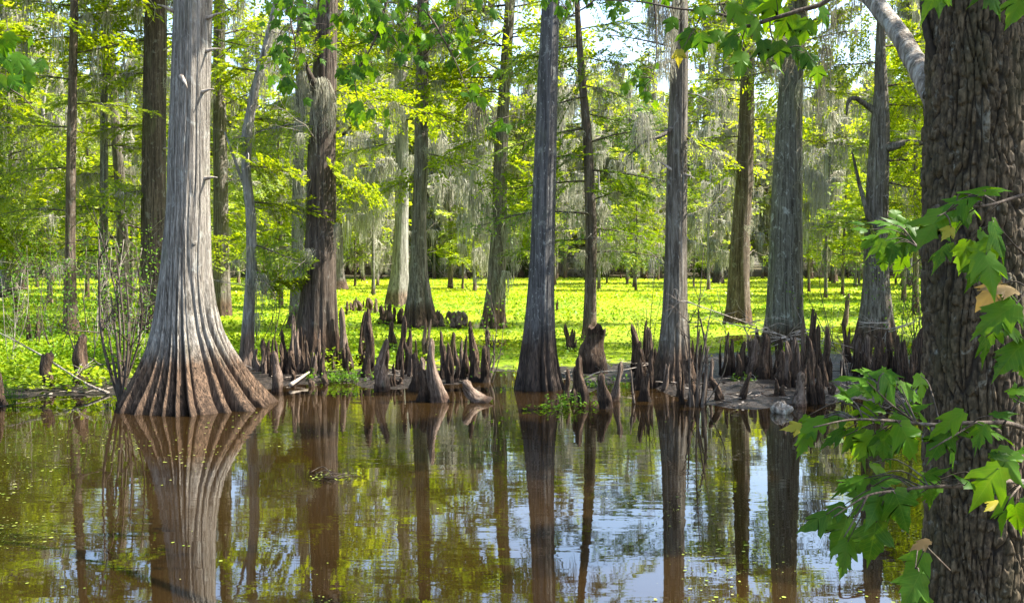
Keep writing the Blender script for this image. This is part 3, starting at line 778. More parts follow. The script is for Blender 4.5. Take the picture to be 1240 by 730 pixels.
prng = np.random.default_rng(77)
yp = [young_proto(s, h, 'feathery young cypress with thin trunk in the leafy thicket', 'young cypresses in the thicket') for s, h in ((201, 9.0), (202, 11.0), (203, 7.5))]
spots = [(20, 34), (60, 42), (-40, 27), (105, 48), (-20, 55), (150, 56), (215, 44), (250, 58), (320, 50), (-90, 38), (45, 65), (300, 70), (340, 38), (-60, 70),
         (980, 56), (1020, 50), (1095, 44), (1130, 52), (1110, 34), (1170, 46), (1210, 38), (1250, 50), (1040, 66), (1290, 36), (1085, 72),
         (430, 68), (560, 62), (770, 58), (840, 66), (735, 72), (650, 70)]
for k, (px, Yd) in enumerate(spots):
    x = (px - 620) / F_PX * Yd
    lab, grp = ('feathery young cypress with thin trunk behind the flared cypress', 'young cypresses behind the flared cypress') if px < 400 else (('feathery young cypress with thin trunk behind the snaggy cypress', 'young cypresses behind the snaggy cypress') if px > 900 else ('feathery young cypress standing alone out in the bright meadow', 'young cypresses in the open meadow'))
    sc = prng.uniform(.85, 1.2) * (.75 if 400 < px < 900 else 1)
    place(yp[k % 3], used, (x, Yd, float(ground_z(np.array([x]), np.array([float(Yd)]))[0]) - .02), prng.uniform(0, 6.28), sc, lab, grp)

# ------------------------------------------------------------------ forest beyond the meadow
def forest_proto(seed, h, r0, leafy, mossy, bark, rad, look):
    rng = np.random.default_rng(seed)
    P = [(0, 0, 0, r0 * 1.9), (0, 0, .5, r0 * 1.45), (.05, 0, 1.3, r0 * 1.08), (rng.uniform(-.3, .3), 0, h * .4, r0 * .85), (rng.uniform(-.6, .6), .2, h * .75, r0 * .5), (rng.uniform(-.6, .6), 0, h, .03)]
    T = empty('forest_cypress', (0, 0, 0), look, 'tree'); T['look'] = look
    mb = MB(); trunk_mesh(rng, mb, P, 14, .3, .16, 1.5, 7, .04, 4); mb.build('trunk', M[bark], T)
    lf, wd, ms = MB(), MB(), MB()
    for k in range(leafy):
        f = (k + rng.random()) / leafy
        z = h * (.17 + .81 * f)
        pos, _ = prof_at(P, z)
        L = rad * (.55 + .6 * math.sin(math.pi * min(1, f + .12))) * rng.uniform(.6, 1.15)
        put_bough(rng, 'far', lf, wd, pos, k * 2.4 + rng.uniform(-.6, .6), max(1.0, L), R(rng.uniform(-15, 25)), ms, mossy, (1.2, 3.8), .66, 2.6)
    tag(lf.build('crown', M['far_leaf'], T, False), kind='stuff'); tag(wd.build('branchwork', M['twig'], T), kind='stuff'); ms.build('hanging_moss', M['moss'], T, False)
    return T
fp = [forest_proto(301, 24, .34, 100, .55, 'cyp_mid', 4.4, 'stout brown-grey cypress'), forest_proto(302, 21, .28, 84, .85, 'cyp_lichen', 4.0, 'lichen-pale cypress heavy with moss'),
      forest_proto(303, 18, .22, 84, .45, 'cyp_mid', 3.8, 'mid-sized leafy cypress'), forest_proto(304, 23, .30, 70, 1.0, 'cyp_slate', 4.2, 'slate-grey moss-curtained cypress'),
      forest_proto(305, 15, .15, 80, .35, 'cyp_mid', 3.6, 'thin short cypress'), forest_proto(306, 20, .26, 92, .6, 'cyp_dark', 4.6, 'dark-trunked broad cypress')]
fused = {}
frng = np.random.default_rng(42)
pts = []
def try_pt(px, Yd, mind):
    x = (px - 620) / F_PX * Yd
    if all((x - a) ** 2 + (Yd - b) ** 2 > mind ** 2 for a, b in pts):
        pts.append((x, Yd)); return True
    return False
# trunks that can be told apart out in the meadow
for px, Yd in ((410, 61), (440, 82), (870, 74), (1009, 78), (1098, 66), (185, 72), (28, 60), (8, 47), (-45, 52), (62, 76), (760, 88), (560, 90), (980, 90), (330, 86), (1195, 70), (-60, 66), (1330, 62), (120, 84)):
    if try_pt(px, Yd, 1):
        k = frng.integers(len(fp))
        x, y = pts[-1]
        place(fp[k], fused, (x, y, .0), frng.uniform(0, 6.28), frng.uniform(.75, 1.0), fp[k]['look'] + ' standing apart in the meadow before the far wood', fp[k]['look'] + ' in the meadow')
def forest_band(n, y0, y1, mind, smin, smax):
    c = 0
    for _ in range(n * 8):
        if c >= n: break
        Yd = frng.uniform(y0, y1)
        px = frng.uniform(-160, 1400)
        if try_pt(px, Yd, mind):
            x, y = pts[-1]
            # thinner, lower canopy where the photograph lets sky through
            low = 1.05 if 560 < px < 1000 else 1.12
            k = frng.integers(len(fp))
            place(fp[k], fused, (x, y, float(ground_z(np.array([x]), np.array([y]))[0]) - .05), frng.uniform(0, 6.28), frng.uniform(smin, smax) * low,
                  fp[k]['look'] + ' in the wood beyond the meadow', fp[k]['look'] + ' of the far wood')
            c += 1
# unseen trees beside the water; those on the right added to shade the bank
for x, y, k, sc in ((15.5, 13.0, 0, .85), (17.5, 18.5, 5, .9), (20.0, 24.0, 3, .9), (14.5, 9.0, 2, .9), (24, 15, 1, .95), (-16.5, 17, 0, .8), (-19, 26, 5, .9)):
    place(fp[k], fused, (x, y, .05), x, sc, fp[k]['look'] + ' standing unseen on the bank beside the open water', fp[k]['look'] + ' unseen beside the water')
    pts.append((x, y))
forest_band(50, 94, 116, 2.6, .8, 1.05)
forest_band(70, 116, 150, 2.8, .85, 1.1)
forest_band(64, 150, 210, 4.0, .9, 1.1)

# thin pale poles curtained with moss
def pole_proto(seed, h, bark):
    rng = np.random.default_rng(seed)
    P = [(0, 0, 0, .17), (0, 0, .5, .12), (rng.uniform(-.2, .2), 0, h * .3, .09), (rng.uniform(-.7, .7), .2, h * .65, .07), (rng.uniform(-1, 1), 0, h, .02)]
    T = empty('mossy_pole_tree', (0, 0, 0), 'thin pale tree curtained in grey moss between meadow and wood', 'tree', 'thin moss-curtained trees between meadow and wood')
    mb = MB(); trunk_mesh(rng, mb, P, 10, .4, .12, .8, 5, .06, 4); mb.build('trunk', M[bark], T)
    wd, ms, lf = MB(), MB(), MB()
    for k in range(26):
        z = h * rng.uniform(.2, .95); pos, _ = prof_at(P, z)
        a = rng.uniform(0, 6.28); L = rng.uniform(.8, 2.6)
        e = pos + np.array([math.cos(a) * L, math.sin(a) * L, rng.uniform(-.2, .7)])
        pth = smooth_path([pos, (pos + e) / 2 + rng.normal(0, .15, 3), e], 3)
        add_tube(wd, pth, np.linspace(.035, .008, len(pth)), 4)
        for q in range(rng.integers(2, 5)):
            put_moss(rng, 'far', ms, pth[rng.integers(1, len(pth))], rng.uniform(.8, 2.8), rng.uniform(.7, 1.3))
        if rng.random() < .5: put_bough(rng, 'far', lf, wd, e, a, rng.uniform(.9, 1.6), 0, None, 0, (1, 2), .6, 1)
    wd.build('branchwork', M['limb'], T)['kind'] = 'stuff'; ms.build('hanging_moss', M['moss'], T, False)['kind'] = 'stuff'; lf.build('crown', M['far_leaf'], T, False)['kind'] = 'stuff'
    return T
pp = [pole_proto(351, 13, 'cyp_pale'), pole_proto(352, 16, 'cyp_lichen'), pole_proto(353, 11, 'cyp_pale'), pole_proto(354, 18, 'cyp_mid')]
pused = {}
c_ = 0
for _ in range(900):
    if c_ >= 104: break
    Yd = frng.uniform(60, 120); px = frng.uniform(-120, 1360)
    if Yd < 92 and frng.random() < .85: continue
    if try_pt(px, Yd, 2.0):
        x, y = pts[-1]; c_ += 1
        place(pp[c_ % 4], pused, (x, y, float(ground_z(np.array([x]), np.array([y]))[0]) - .05), frng.uniform(0, 6.28), frng.uniform(.75, 1.25))
for px, Yd in ((452, 50), (575, 57), (768, 66), (858, 58), (1000, 48), (330, 44), (160, 46), (60, 40)):
    if try_pt(px, Yd, .5):
        x, y = pts[-1]; c_ += 1
        place(pp[c_ % 4], pused, (x, y, 0.0), frng.uniform(0, 6.28), frng.uniform(.7, .95), 'thin pale moss-curtained tree standing out in the meadow itself', 'thin moss-curtained trees out in the meadow')

# low shrubs under the wood
def shrub_proto(seed, h, n, label, group, leaf='shrub_leaf', ls=.16):
    rng = np.random.default_rng(seed)
    T = empty('leafy_shrub', (0, 0, 0), label, 'shrub', group)
    lf, wd = MB(), MB()
    for k in range(9):
        a = rng.uniform(0, 6.28); ln = h * rng.uniform(.5, 1)
        p = smooth_path([(0, 0, -.05), (math.cos(a) * .15 * h, math.sin(a) * .15 * h, ln * .5), (math.cos(a) * .45 * h, math.sin(a) * .45 * h, ln)], 3)
        add_tube(wd, p, np.linspace(.03, .006, len(p)), 4)
    c = rng.normal(0, 1, (n, 3)); c /= np.linalg.norm(c, axis=1)[:, None]
    lob = 1 + .35 * np.sin(3 * np.arctan2(c[:, 1], c[:, 0]) + seed) + .25 * np.sin(5 * c[:, 2] + seed)
    c = c * (rng.random(n)[:, None] ** .45) * lob[:, None] * np.array([h * .6, h * .6, h * .52]) + np.array([0, 0, h * .55])
    c[:, 2] = np.maximum(c[:, 2], .05)
    d = rng.normal(0, 1, (n, 3)); d /= np.linalg.norm(d, axis=1)[:, None]
    w = np.cross(d, rng.normal(0, 1, (n, 3))); w /= np.linalg.norm(w, axis=1)[:, None]
    l = ls * rng.uniform(.6, 1.3, n)[:, None]
    lf.quads(np.stack([c - d * l * .5, c + w * l * .3, c + d * l * .5, c - w * l * .3], 1))
    wd.build('stems', M['twig'], T); lf.build('foliage', M[leaf], T, False)
    return T
sp = [shrub_proto(s, h, 1500, 'low leafy shrub at the foot of the wood beyond the meadow', 'shrubs along the far wood edge') for s, h in ((401, 2.2), (402, 3.0), (403, 1.6))]
sused = {}
for k in range(120):
    Yd = frng.uniform(95, 135); px = frng.uniform(-120, 1360)
    x = (px - 620) / F_PX * Yd
    place(sp[k % 3], sused, (x, Yd, float(ground_z(np.array([x]), np.array([Yd]))[0])), frng.uniform(0, 6.28), frng.uniform(.6, 1.2))

# bare tan brush along the far edge
def brush_proto(seed):
    rng = np.random.default_rng(seed)
    T = empty('bare_brush', (0, 0, 0), 'bare tan thicket brush under the moss at the far wood edge', 'shrub', 'bare brush along the far wood edge')
    mb = MB()
    for k in range(26):
        a = rng.uniform(0, 6.28); d = np.array([math.cos(a) * .7, math.sin(a) * .7, rng.uniform(.4, 1.3)]); d /= np.linalg.norm(d)
        grow(rng, mb, np.array([rng.normal(0, .35), rng.normal(0, .35), 0]), d, rng.uniform(1.2, 2.8), .03, 1, 0, .5)
    tag(mb.build('twigs', M['dead'], T), kind='stuff')
    ms = MB()
    for k in range(16): put_moss(rng, 'far', ms, np.array([rng.normal(0, .9), rng.normal(0, .9), rng.uniform(1.2, 2.6)]), rng.uniform(.6, 1.4), .8)
    tag(ms.build('hanging_moss', M['moss'], T, False), kind='stuff')
    return T
bp = [brush_proto(s_) for s_ in (451, 452, 453)]
bused = {}
for k in range(80):
    Yd = frng.uniform(93, 112); px = frng.uniform(-100, 1340)
    x = (px - 620) / F_PX * Yd
    place(bp[k % 3], bused, (x, Yd, float(ground_z(np.array([x]), np.array([Yd]))[0])), frng.uniform(0, 6.28), frng.uniform(.7, 1.4))

# ------------------------------------------------------------------ meadow of low plants (nobody could count them)
def leaf_cloud(rng, n, xr, yr, size, hmax, dens):
    x = rng.uniform(*xr, n); y = yr[0] * (yr[1] / yr[0]) ** rng.random(n)
    lim = np.abs(x) < .56 * y + 5
    x, y = x[lim], y[lim]
    k = rng.random(len(x)) < dens(x, y)
    x, y = x[k], y[k]; n = len(x)
    z0 = np.maximum(ground_z(x, y), 0.0)
    hh = hmax * (.25 + .75 * np.clip(gnoise(x * 2.3 + 5, y * 2.3) * 1.2 + .5, 0, 1)) * rng.random(n) ** .7
    c = np.stack([x, y, z0 + .01 + hh], -1)
    a = rng.uniform(0, 6.28, n); tilt = rng.normal(0, .5, n)
    d = np.stack([np.cos(a) * np.cos(tilt), np.sin(a) * np.cos(tilt), np.sin(tilt)], -1)
    w = np.stack([-np.sin(a), np.cos(a), rng.normal(0, .45, n)], -1); w /= np.linalg.norm(w, axis=1)[:, None]
    l = (size * rng.uniform(.55, 1.3, n))[:, None]
    return np.stack([c - d * l * .5, c - d * l * .15 + w * l * .38, c + d * l * .5, c - d * l * .15 - w * l * .38], 1)
crng = np.random.default_rng(9)
mb = MB()
mb.quads(leaf_cloud(crng, 130000, (-26, 26), (14.2, 26), .075, .20, lambda x, y: green_mask(x, y) * np.clip(.55 + .9 * gnoise(x * 1.7, y * 1.7), .12, 1)))
mb.quads(leaf_cloud(crng, 90000, (-36, 36), (26, 50), .11, .14, lambda x, y: green_mask(x, y) * np.clip(.75 + .6 * gnoise(x, y), .2, 1)))
mb.quads(leaf_cloud(crng, 60000, (-14, 3), (14.0, 20), .085, .42, lambda x, y: green_mask(x, y) * np.clip(.5 + 1.2 * gnoise(x * 2.1 + 9, y * 2.1), 0, 1) * np.clip((-1.5 - x) / 2, 0, 1)))
tag(mb.build('meadow_plants', M['cover'], None, False), 'low green leafy plants carpeting the marsh behind the knees', 'plants', kind='stuff')
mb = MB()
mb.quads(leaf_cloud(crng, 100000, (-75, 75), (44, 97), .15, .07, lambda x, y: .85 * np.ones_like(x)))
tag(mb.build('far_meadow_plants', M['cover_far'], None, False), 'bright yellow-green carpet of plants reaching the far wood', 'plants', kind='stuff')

# ------------------------------------------------------------------ cypress knees
def knee_mesh(seed, kind):
    rng = np.random.default_rng(seed)
    mb = MB()
    def spire(cx, cy, h, rb, rt, lean, n=18, m=20):
        t = np.linspace(0, 1, m)
        if kind == 'dome': r = rb * np.sqrt(np.clip(1 - t ** 2.2, 0.01, 1))
        elif kind == 'stump': r = rb * (.66 + .34 * (1 - t) ** 1.6); r[-1] *= .9
        else: r = (rb * .52 * (1 - t) ** 2.6 + rb * .48 * (1 - t) + (rt * 1.5 + rb * .08) * t ** .7) * np.sqrt(np.clip(1 - t ** 12, 0.03, 1))
        r = r * (1 + .10 * np.sin(t * rng.uniform(6, 14) + rng.uniform(0, 6)))
        th = np.arange(n) * 2 * np.pi / n
        TH, TT = np.meshgrid(th, t)
        nz = sines(rng, (1, 4), (3, 12)); nf = sines(rng, (4, 9), (4, 26), 10)
        q_ = .12 if kind == 'stump' else 1.0
        rr = r[:, None] * (1 + q_ * .26 * nz(TH, TT) + q_ * .20 * nf(TH, TT) + .15 * (1 - TT) * (np.abs(np.cos(2.5 * TH + rng.uniform(0, 3))) - .6))
        bx = lean[0] * TT ** 1.5 + .025 * np.sin(TT * 7 + rng.uniform(0, 6)); by = lean[1] * TT ** 1.5 + .02 * np.sin(TT * 8 + rng.uniform(0, 6))
        zz = h * (TT * 1.0) - .12 + (.05 * np.sin(TH * 2 + rng.uniform(0, 6)) + .05 * np.sin(TH * 5 + 1)) * TT ** 6 * (kind == 'stump')
        V = np.stack([cx + bx + rr * np.cos(TH), cy + by + rr * np.sin(TH), zz], -1)
        i = np.arange(m - 1)[:, None] * n; j = np.arange(n)[None, :]; j2 = (j + 1) % n
        mb.add(V, np.stack([i + j, i + j2, i + n + j2, i + n + j], -1).reshape(-1, 4))
        b = mb.n
        mb.add([[cx + lean[0], cy + lean[1], h * 1.0 - .12 + .01]], np.zeros((0, 3), int)) if False else None
        cap = np.concatenate([V[-1], [[V[-1, :, 0].mean(), V[-1, :, 1].mean(), V[-1, :, 2].mean() + .012 * (kind != 'stump') - .25 * (kind == 'stump')]]])
        mb.add(cap, np.stack([np.arange(n), (np.arange(n) + 1) % n, np.full(n, n)], -1))
    # unit knee: about 1 m tall, .3 m wide at the foot
    if kind == 'twin':
        spire(-.05, 0, 1.0, .14, .035, (rng.uniform(-.05, .05), 0)); spire(.11, .03, rng.uniform(.6, .85), .11, .03, (.05, .02))
    elif kind == 'cluster':
        for k in range(4): spire(rng.uniform(-.14, .14), rng.uniform(-.08, .08), rng.uniform(.5, 1.0), rng.uniform(.07, .11), .028, (rng.uniform(-.06, .06), rng.uniform(-.03, .03)), 12, 11)
    else:
        spire(0, 0, 1.0, .16, .045 if kind == 'blunt' else .022, (rng.uniform(-.09, .09), rng.uniform(-.06, .06)))
    return mb
kn = {k: [knee_mesh(500 + 7 * i + 31 * j, k).mesh('cypress_knee', [M['knee']]) for j in range(4)] for i, k in enumerate(('sharp', 'blunt', 'twin', 'cluster', 'dome', 'stump'))}
kn_p = {k: [knee_mesh(800 + 7 * i + 31 * j, k).mesh('cypress_knee', [M['knee_pale']]) for j in range(3)] for i, k in enumerate(('sharp', 'blunt', 'twin', 'cluster', 'dome', 'stump'))}
krng = np.random.default_rng(15)
def knee(px, by, ty, w, label, group, kind=None, pale=False, lean=0.0, z=None):
    zb = .03 if z is None else z
    if by > 470: zb = -.02
    p = gnd(px, by, zb)
    h = (by - ty) / F_PX * p[1] * 1.02
    wm = w / F_PX * p[1]
    kind = kind or krng.choice(['sharp', 'blunt', 'blunt', 'twin', 'cluster'])
    if not pale and krng.random() < .2: pale = True
    if abs(lean) < 1: lean = krng.normal(0, 4.5)
    if group: h *= krng.uniform(.82, 1.08); wm *= krng.uniform(.7, 1.2)
    me = (kn_p if pale else kn)[kind][krng.integers(3 if pale else 4)]
    o = link('cypress_knee', me); o.location = (p[0], p[1], zb)
    sw = wm / (.40 if kind in ('cluster', 'twin') else .31)
    o.scale = (sw, sw * krng.uniform(.85, 1.1), (h + .12) / 1.0)
    o.rotation_euler = (0, R(lean), krng.uniform(0, 6.28) if abs(lean) < 3 else 0)
    tag(o, label, 'cypress knee', group)
    return o
LA = ('dark pointed cypress knee between the flared cypress and the dark moss-hung cypress', 'knees between the flared and the moss-hung cypress')
for a in ((320, 457, 418, 15), (329, 456, 404, 14), (345, 452, 390, 12), (352, 452, 384, 11, 'blunt'), (362, 454, 394, 20, 'cluster'), (373, 454, 408, 14), (386, 454, 391, 14), (391, 458, 420, 13), (378, 457, 430, 10), (341, 456, 420, 12), (367, 450, 388, 9), (310, 452, 425, 12)):
    knee(*a[:4], *LA, kind=a[4] if len(a) > 4 else None, pale=(a[0] % 2 == 0))
knee(336, 475, 428, 16, 'short pale topped knee alone in shallow water by the mud spit', None, 'blunt', True)
LB = ('dark tall cypress knee standing between the moss-hung and the rib-footed cypress', 'knees between the moss-hung and the rib-footed cypress')
for a in ((407, 440, 366, 10), (416, 446, 370, 15), (436, 440, 374, 14), (446, 456, 370, 28), (475, 424, 390, 13), (485, 452, 380, 15), (497, 456, 398, 13), (517, 440, 388, 16), (505, 474, 428, 17), (425, 452, 420, 12)):
    knee(*a[:4], *LB)
knee(460, 474, 410, 24, 'broad based dark knee leading the row at the water edge', None, 'sharp')
knee(530, 488, 410, 27, 'big slanted brown knee with sunlit ridge standing in the water', None, 'sharp', True, -9)
knee(514, 487, 452, 18, 'short dark knee tucked against the big slanted brown knee', None, 'blunt')
knee(583, 488, 459, 22, 'broken grey knee lying slanted in the water by itself', None, 'blunt', True, -42)
LC = ('dark cypress knee rising from open water near the slate grey cypress', 'knees between the slanted knee and the slate grey cypress')
for a in ((548, 462, 412, 20, 'cluster'), (540, 455, 402, 9), (560, 458, 410, 12), (576, 459, 391, 26, 'sharp'), (551, 440, 402, 8), (566, 456, 416, 12), (536, 458, 422, 12)):
    knee(*a[:4], *LC, kind=a[4] if len(a) > 4 else None)
LD = ('small dark knee in the meadow at the foot of the rib-footed cypress', 'small knees round the rib-footed cypress')
for k in range(22):
    x = krng.uniform(418, 500); knee(x, krng.uniform(374, 394), 0, 1, *LD) if False else None
for a in ((425, 380, 358, 8), (431, 378, 362, 8), (437, 381, 365, 9), (443, 378, 360, 7), (450, 380, 362, 9), (456, 382, 364, 8), (462, 392, 370, 12), (470, 394, 368, 14), (479, 393, 372, 13), (487, 393, 376, 12), (495, 392, 378, 9), (531, 394, 378, 10), (540, 392, 382, 8), (466, 388, 366, 9), (421, 382, 366, 7), (535, 396, 380, 10)):
    knee(*a, *LD)
knee(555, 396, 376, 26, 'wide low root-knotted knee alone in the bright meadow', None, 'cluster')
LE = ('weathered knee among green sprigs between the slate grey cypress and broken stump', 'knees beside the broken stump')
for a in ((690, 428, 393, 11), (697, 428, 397, 10), (705, 488, 432, 17, 'blunt'), (696, 486, 440, 12), (686, 482, 452, 12), (675, 378, 362, 7)):
    knee(*a[:4], *LE, kind=a[4] if len(a) > 4 else None)
knee(733, 496, 456, 20, 'dark blunt knee in the water just ahead of the broken stump', None, 'blunt')
knee(744, 486, 441, 11, 'thin pale leaning knee touching the dark blunt knee ahead of the stump', None, 'blunt', True, 8)
knee(718, 453, 398, 36, 'broad broken stump with sunlit strip of bare wood beneath the tiered cypress', None, 'stump')
LF = ('jagged dark knee bunched against the foot of the grey bank cypress', 'knees round the grey bank cypress')
for a in ((772, 452, 388, 12), (779, 456, 384, 14), (787, 452, 392, 13), (793, 456, 420, 14), (780, 487, 428, 20, 'twin'), (770, 470, 436, 12), (800, 462, 430, 14), (832, 462, 420, 16), (840, 458, 400, 10), (826, 490, 452, 12), (838, 491, 440, 14, 'sharp'), (852, 492, 456, 13, 'blunt'), (846, 490, 462, 10), (860, 470, 440, 10)):
    knee(*a[:4], *LF, kind=a[4] if len(a) > 4 else None)
knee(874, 489, 455, 13, 'slanted knee forming one arm of a V on the mud flat', 'pair of knees forming a V on the mud', 'blunt', False, -26)
knee(896, 489, 453, 13, 'slanted knee forming one arm of a V on the mud flat', 'pair of knees forming a V on the mud', 'blunt', False, 20)
LG = ('dark slim knee standing between the scarred cypress and the lichen cypress', 'knees between the scarred and the lichen cypress')
for a in ((878, 458, 404, 13), (889, 458, 412, 11), (897, 458, 412, 12), (906, 458, 404, 14), (914, 458, 414, 14), (922, 462, 408, 16), (932, 462, 412, 14), (901, 452, 420, 10), (928, 452, 396, 10)):
    knee(*a, *LG)
LH = ('tall dark knee packed in the dense cluster around the lichen cypress', 'knees packed round the lichen cypress')
for a in ((942, 460, 404, 16), (952, 466, 410, 18), (962, 462, 398, 16), (972, 456, 384, 13), (978, 458, 376, 12), (985, 458, 382, 14), (992, 452, 388, 12), (998, 462, 392, 13), (982, 470, 410, 18), (990, 490, 428, 20, 'cluster'), (1004, 462, 430, 12), (975, 470, 420, 16), (960, 474, 424, 14), (946, 470, 428, 16), (1000, 474, 440, 12)):
    knee(*a[:4], *LH, kind=a[4] if len(a) > 4 else None)
knee(968, 493, 454, 18, 'pale topped blunt knee at the water line below the twig tangle', None, 'blunt', True)
LI = ('dark slender knee on the mud around the foot of the snaggy cypress', 'knees round the snaggy cypress')
for a in ((1033, 454, 378, 13), (1040, 456, 412, 12), (1051, 456, 402, 13), (1058, 460, 410, 14), (1066, 460, 398, 18), (1074, 458, 404, 16), (1084, 460, 412, 12), (1092, 466, 398, 17), (1099, 466, 402, 14), (1106, 464, 404, 17), (1114, 462, 392, 16), (1121, 462, 398, 14), (1135, 462, 400, 14), (1150, 464, 396, 16), (1165, 462, 404, 14), (1022, 458, 428, 10), (1180, 464, 402, 16), (1230, 466, 400, 16), (1250, 464, 404, 14), (1275, 466, 398, 16)):
    knee(*a, *LI)
knee(1020, 404, 354, 9, 'pale weathered snag standing alone in the meadow by the snaggy cypress', None, 'blunt', True)
LJ = ('slim dark knee of a pair out in the meadow left unshaded', 'pair of slim knees in the meadow plants')
knee(36, 414, 378, 8, 'slim dark knee of a close pair amid thick meadow plants', LJ[1], 'sharp'); knee(44, 414, 371, 8, 'slim dark knee of a close pair amid thick meadow plants', LJ[1], 'sharp')
knee(57, 473, 434, 19, 'gnarled hollow-sided stump on the muddy edge before the plants', None, 'stump')
knee(97, 467, 406, 24, 'bulging brown stump tapering upward beside the reddish footed cypress', None, 'blunt')
knee(1, 492, 448, 20, 'dark knee at the water edge far along the muddy shore', None, 'sharp')
for (n_, x0, x1, y0, y1, lab) in ((13, 402, 520, 436, 464, LB), (7, 528, 592, 438, 462, LC), (8, 315, 395, 446, 460, LA), (9, 765, 850, 446, 482, LF), (11, 868, 936, 440, 466, LG), (15, 936, 1008, 440, 478, LH), (17, 1024, 1130, 440, 470, LI)):
    for k in range(n_):
        by = krng.uniform(y0, y1)
        knee(krng.uniform(x0, x1), by, by - krng.uniform(16, 52), krng.uniform(6, 13), *lab)
LK = ('tiny dark knee in the row along the far meadow edge', 'knees along the far meadow edge')
for k in range(45):
    c = krng.choice([470, 520, 600, 760, 820, 990, 1060, 340, 150])
    px = c + krng.normal(0, 28); Yd = krng.uniform(88, 97)
    x = (px - 620) / F_PX * Yd
    o = link('cypress_knee', kn['sharp'][k % 4]); o.location = (x, Yd, .05)
    s = krng.uniform(.8, 1.6); o.scale = (s, s, krng.uniform(.4, 1.0)); o.rotation_euler = (0, 0, krng.uniform(0, 6.28))
    tag(o, LK[0], 'cypress knee', LK[1])

# ------------------------------------------------------------------ dead shrubs, sticks, twig tangles
def dead_shrub(px, py, stems, label, seed, mat='twig', leafy=0, z=.0, name='bare_shrub', Yd=None, group=None):
    rng = np.random.default_rng(seed)
    b = gnd(px, py, z)
    T = empty(name, b, label, 'shrub', group)
    for (tx, ty, r) in stems:
        t = at(tx, ty, b[1] + rng.uniform(-.3, .3))
        mb = MB()
        d = t - b; ln = np.linalg.norm(d)
        st = b + rng.normal(0, .05, 3) * [1, 1, 0]; st[2] = z - .1
        mid = (st + t) / 2 + rng.normal(0, .06 * ln, 3)
        path = smooth_path([st, mid, t], 5)
        add_tube(mb, path, np.linspace(r, r * .3, len(path)), 7, 0, rng, .15)
        for k in range(3):
            i = rng.integers(3, len(path)); nd = (path[i] - path[i - 1]); nd /= np.linalg.norm(nd); nd = nd + rng.normal(0, .7, 3); nd /= np.linalg.norm(nd)
            grow(rng, mb, path[i], nd, ln * rng.uniform(.15, .35), r * .35, 1)
        mb.build('stem', M[mat], T, True, b)
    if leafy:
        lf = MB(); n = leafy
        c = np.array([at(*[(tx + rng.normal(0, 14)), ty + abs(rng.normal(0, 45)), b[1] + rng.normal(0, .4)]) for tx, ty, r in [stems[rng.integers(len(stems))] for _ in range(n)]])
        c[:, 2] = np.maximum(c[:, 2], .1)
        d = rng.normal(0, 1, (n, 3)); d /= np.linalg.norm(d, axis=1)[:, None]
        w = np.cross(d, rng.normal(0, 1, (n, 3))); w /= np.linalg.norm(w, axis=1)[:, None]
        lf.quads(np.stack([c - d * .03, c + w * .018, c + d * .03, c - w * .018], 1))
        lf.build('foliage', M['shrub_leaf'], T, False, b)
    return T
dead_shrub(144, 484, [(134, 355, .035), (120, 290, .03), (112, 250, .02), (152, 330, .03), (165, 300, .02), (140, 300, .025), (172, 345, .018), (156, 390, .03), (131, 400, .03)], 'dark bare multi-stemmed shrub rooted in water against the flared cypress', 61, 'twig', 160)
dead_shrub(150, 430, [(135, 300, .012), (150, 290, .012), (165, 330, .012), (120, 320, .012), (172, 300, .012), (110, 345, .010)], 'bleached dead twiggy shrub behind the dark bare shrub', 62, 'dead', 0, .05, 'dead_shrub')
dead_shrub(838, 492, [(848, 385, .03), (834, 380, .02), (862, 370, .02), (852, 300, .014), (828, 400, .022), (858, 420, .026), (868, 350, .010)], 'dark bare shrub rising from water before the grey bank cypress', 63, 'twig', 0)
dead_shrub(590, 462, [(597, 405, .03), (590, 345, .012), (612, 360, .010), (580, 375, .008)], 'twisted leafy sapling on a gnarled root near the slate grey cypress', 64, 'twig', 130, .0, 'sapling')
dead_shrub(790, 460, [(793, 330, .010), (783, 375, .014), (768, 375, .009), (800, 360, .008)], 'thin bare sapling growing among jagged bank knees', 65, 'twig', 0, .04, 'sapling')
dead_shrub(1030, 470, [(1022, 400, .012), (1014, 405, .010), (1033, 440, .008)], 'small bare sapling on the mud near the snaggy cypress', 66, 'twig', 0, .04, 'sapling')
dead_shrub(1112, 440, [(1098, 320, .012), (1110, 330, .010), (1088, 340, .009), (1120, 350, .009)], 'thin leafy sapling behind the furrowed maple trunk', 67, 'twig', 140, .04, 'sapling')
dead_shrub(770, 420, [(760, 365, .008), (780, 380, .008), (745, 370, .008)], 'slender leafy sapling by the broken stump', 68, 'twig', 140, .04, 'sapling')

q_ = np.random.default_rng(99)
for k, (px, py) in enumerate(((12, 440), (40, 425), (70, 432), (112, 420), (128, 436), (158, 415), (172, 440), (104, 452), (25, 410), (60, 405), (140, 408), (200, 420), (-30, 430), (310, 420), (330, 415))):
    st = [(px + q_.normal(0, 22), py - q_.uniform(45, 150), q_.uniform(.006, .014)) for _ in range(5)]
    dead_shrub(px, py, st, 'thin-stemmed leafy sapling in the thicket behind the flared cypress', 700 + k, 'twig' if k % 3 else 'dead', 260, .05, 'thicket_sapling', None, 'saplings in the thicket behind the flared cypress')
for k, (px, py) in enumerate(((1090, 430), (1120, 420), (1060, 405), (1105, 410), (1010, 420))):
    st = [(px + q_.normal(0, 20), py - q_.uniform(45, 130), q_.uniform(.006, .012)) for _ in range(4)]
    dead_shrub(px, py, st, 'thin-stemmed leafy sapling growing around the snaggy cypress foot', 730 + k, 'twig', 220, .05, 'thicket_sapling', None, 'saplings round the snaggy cypress')
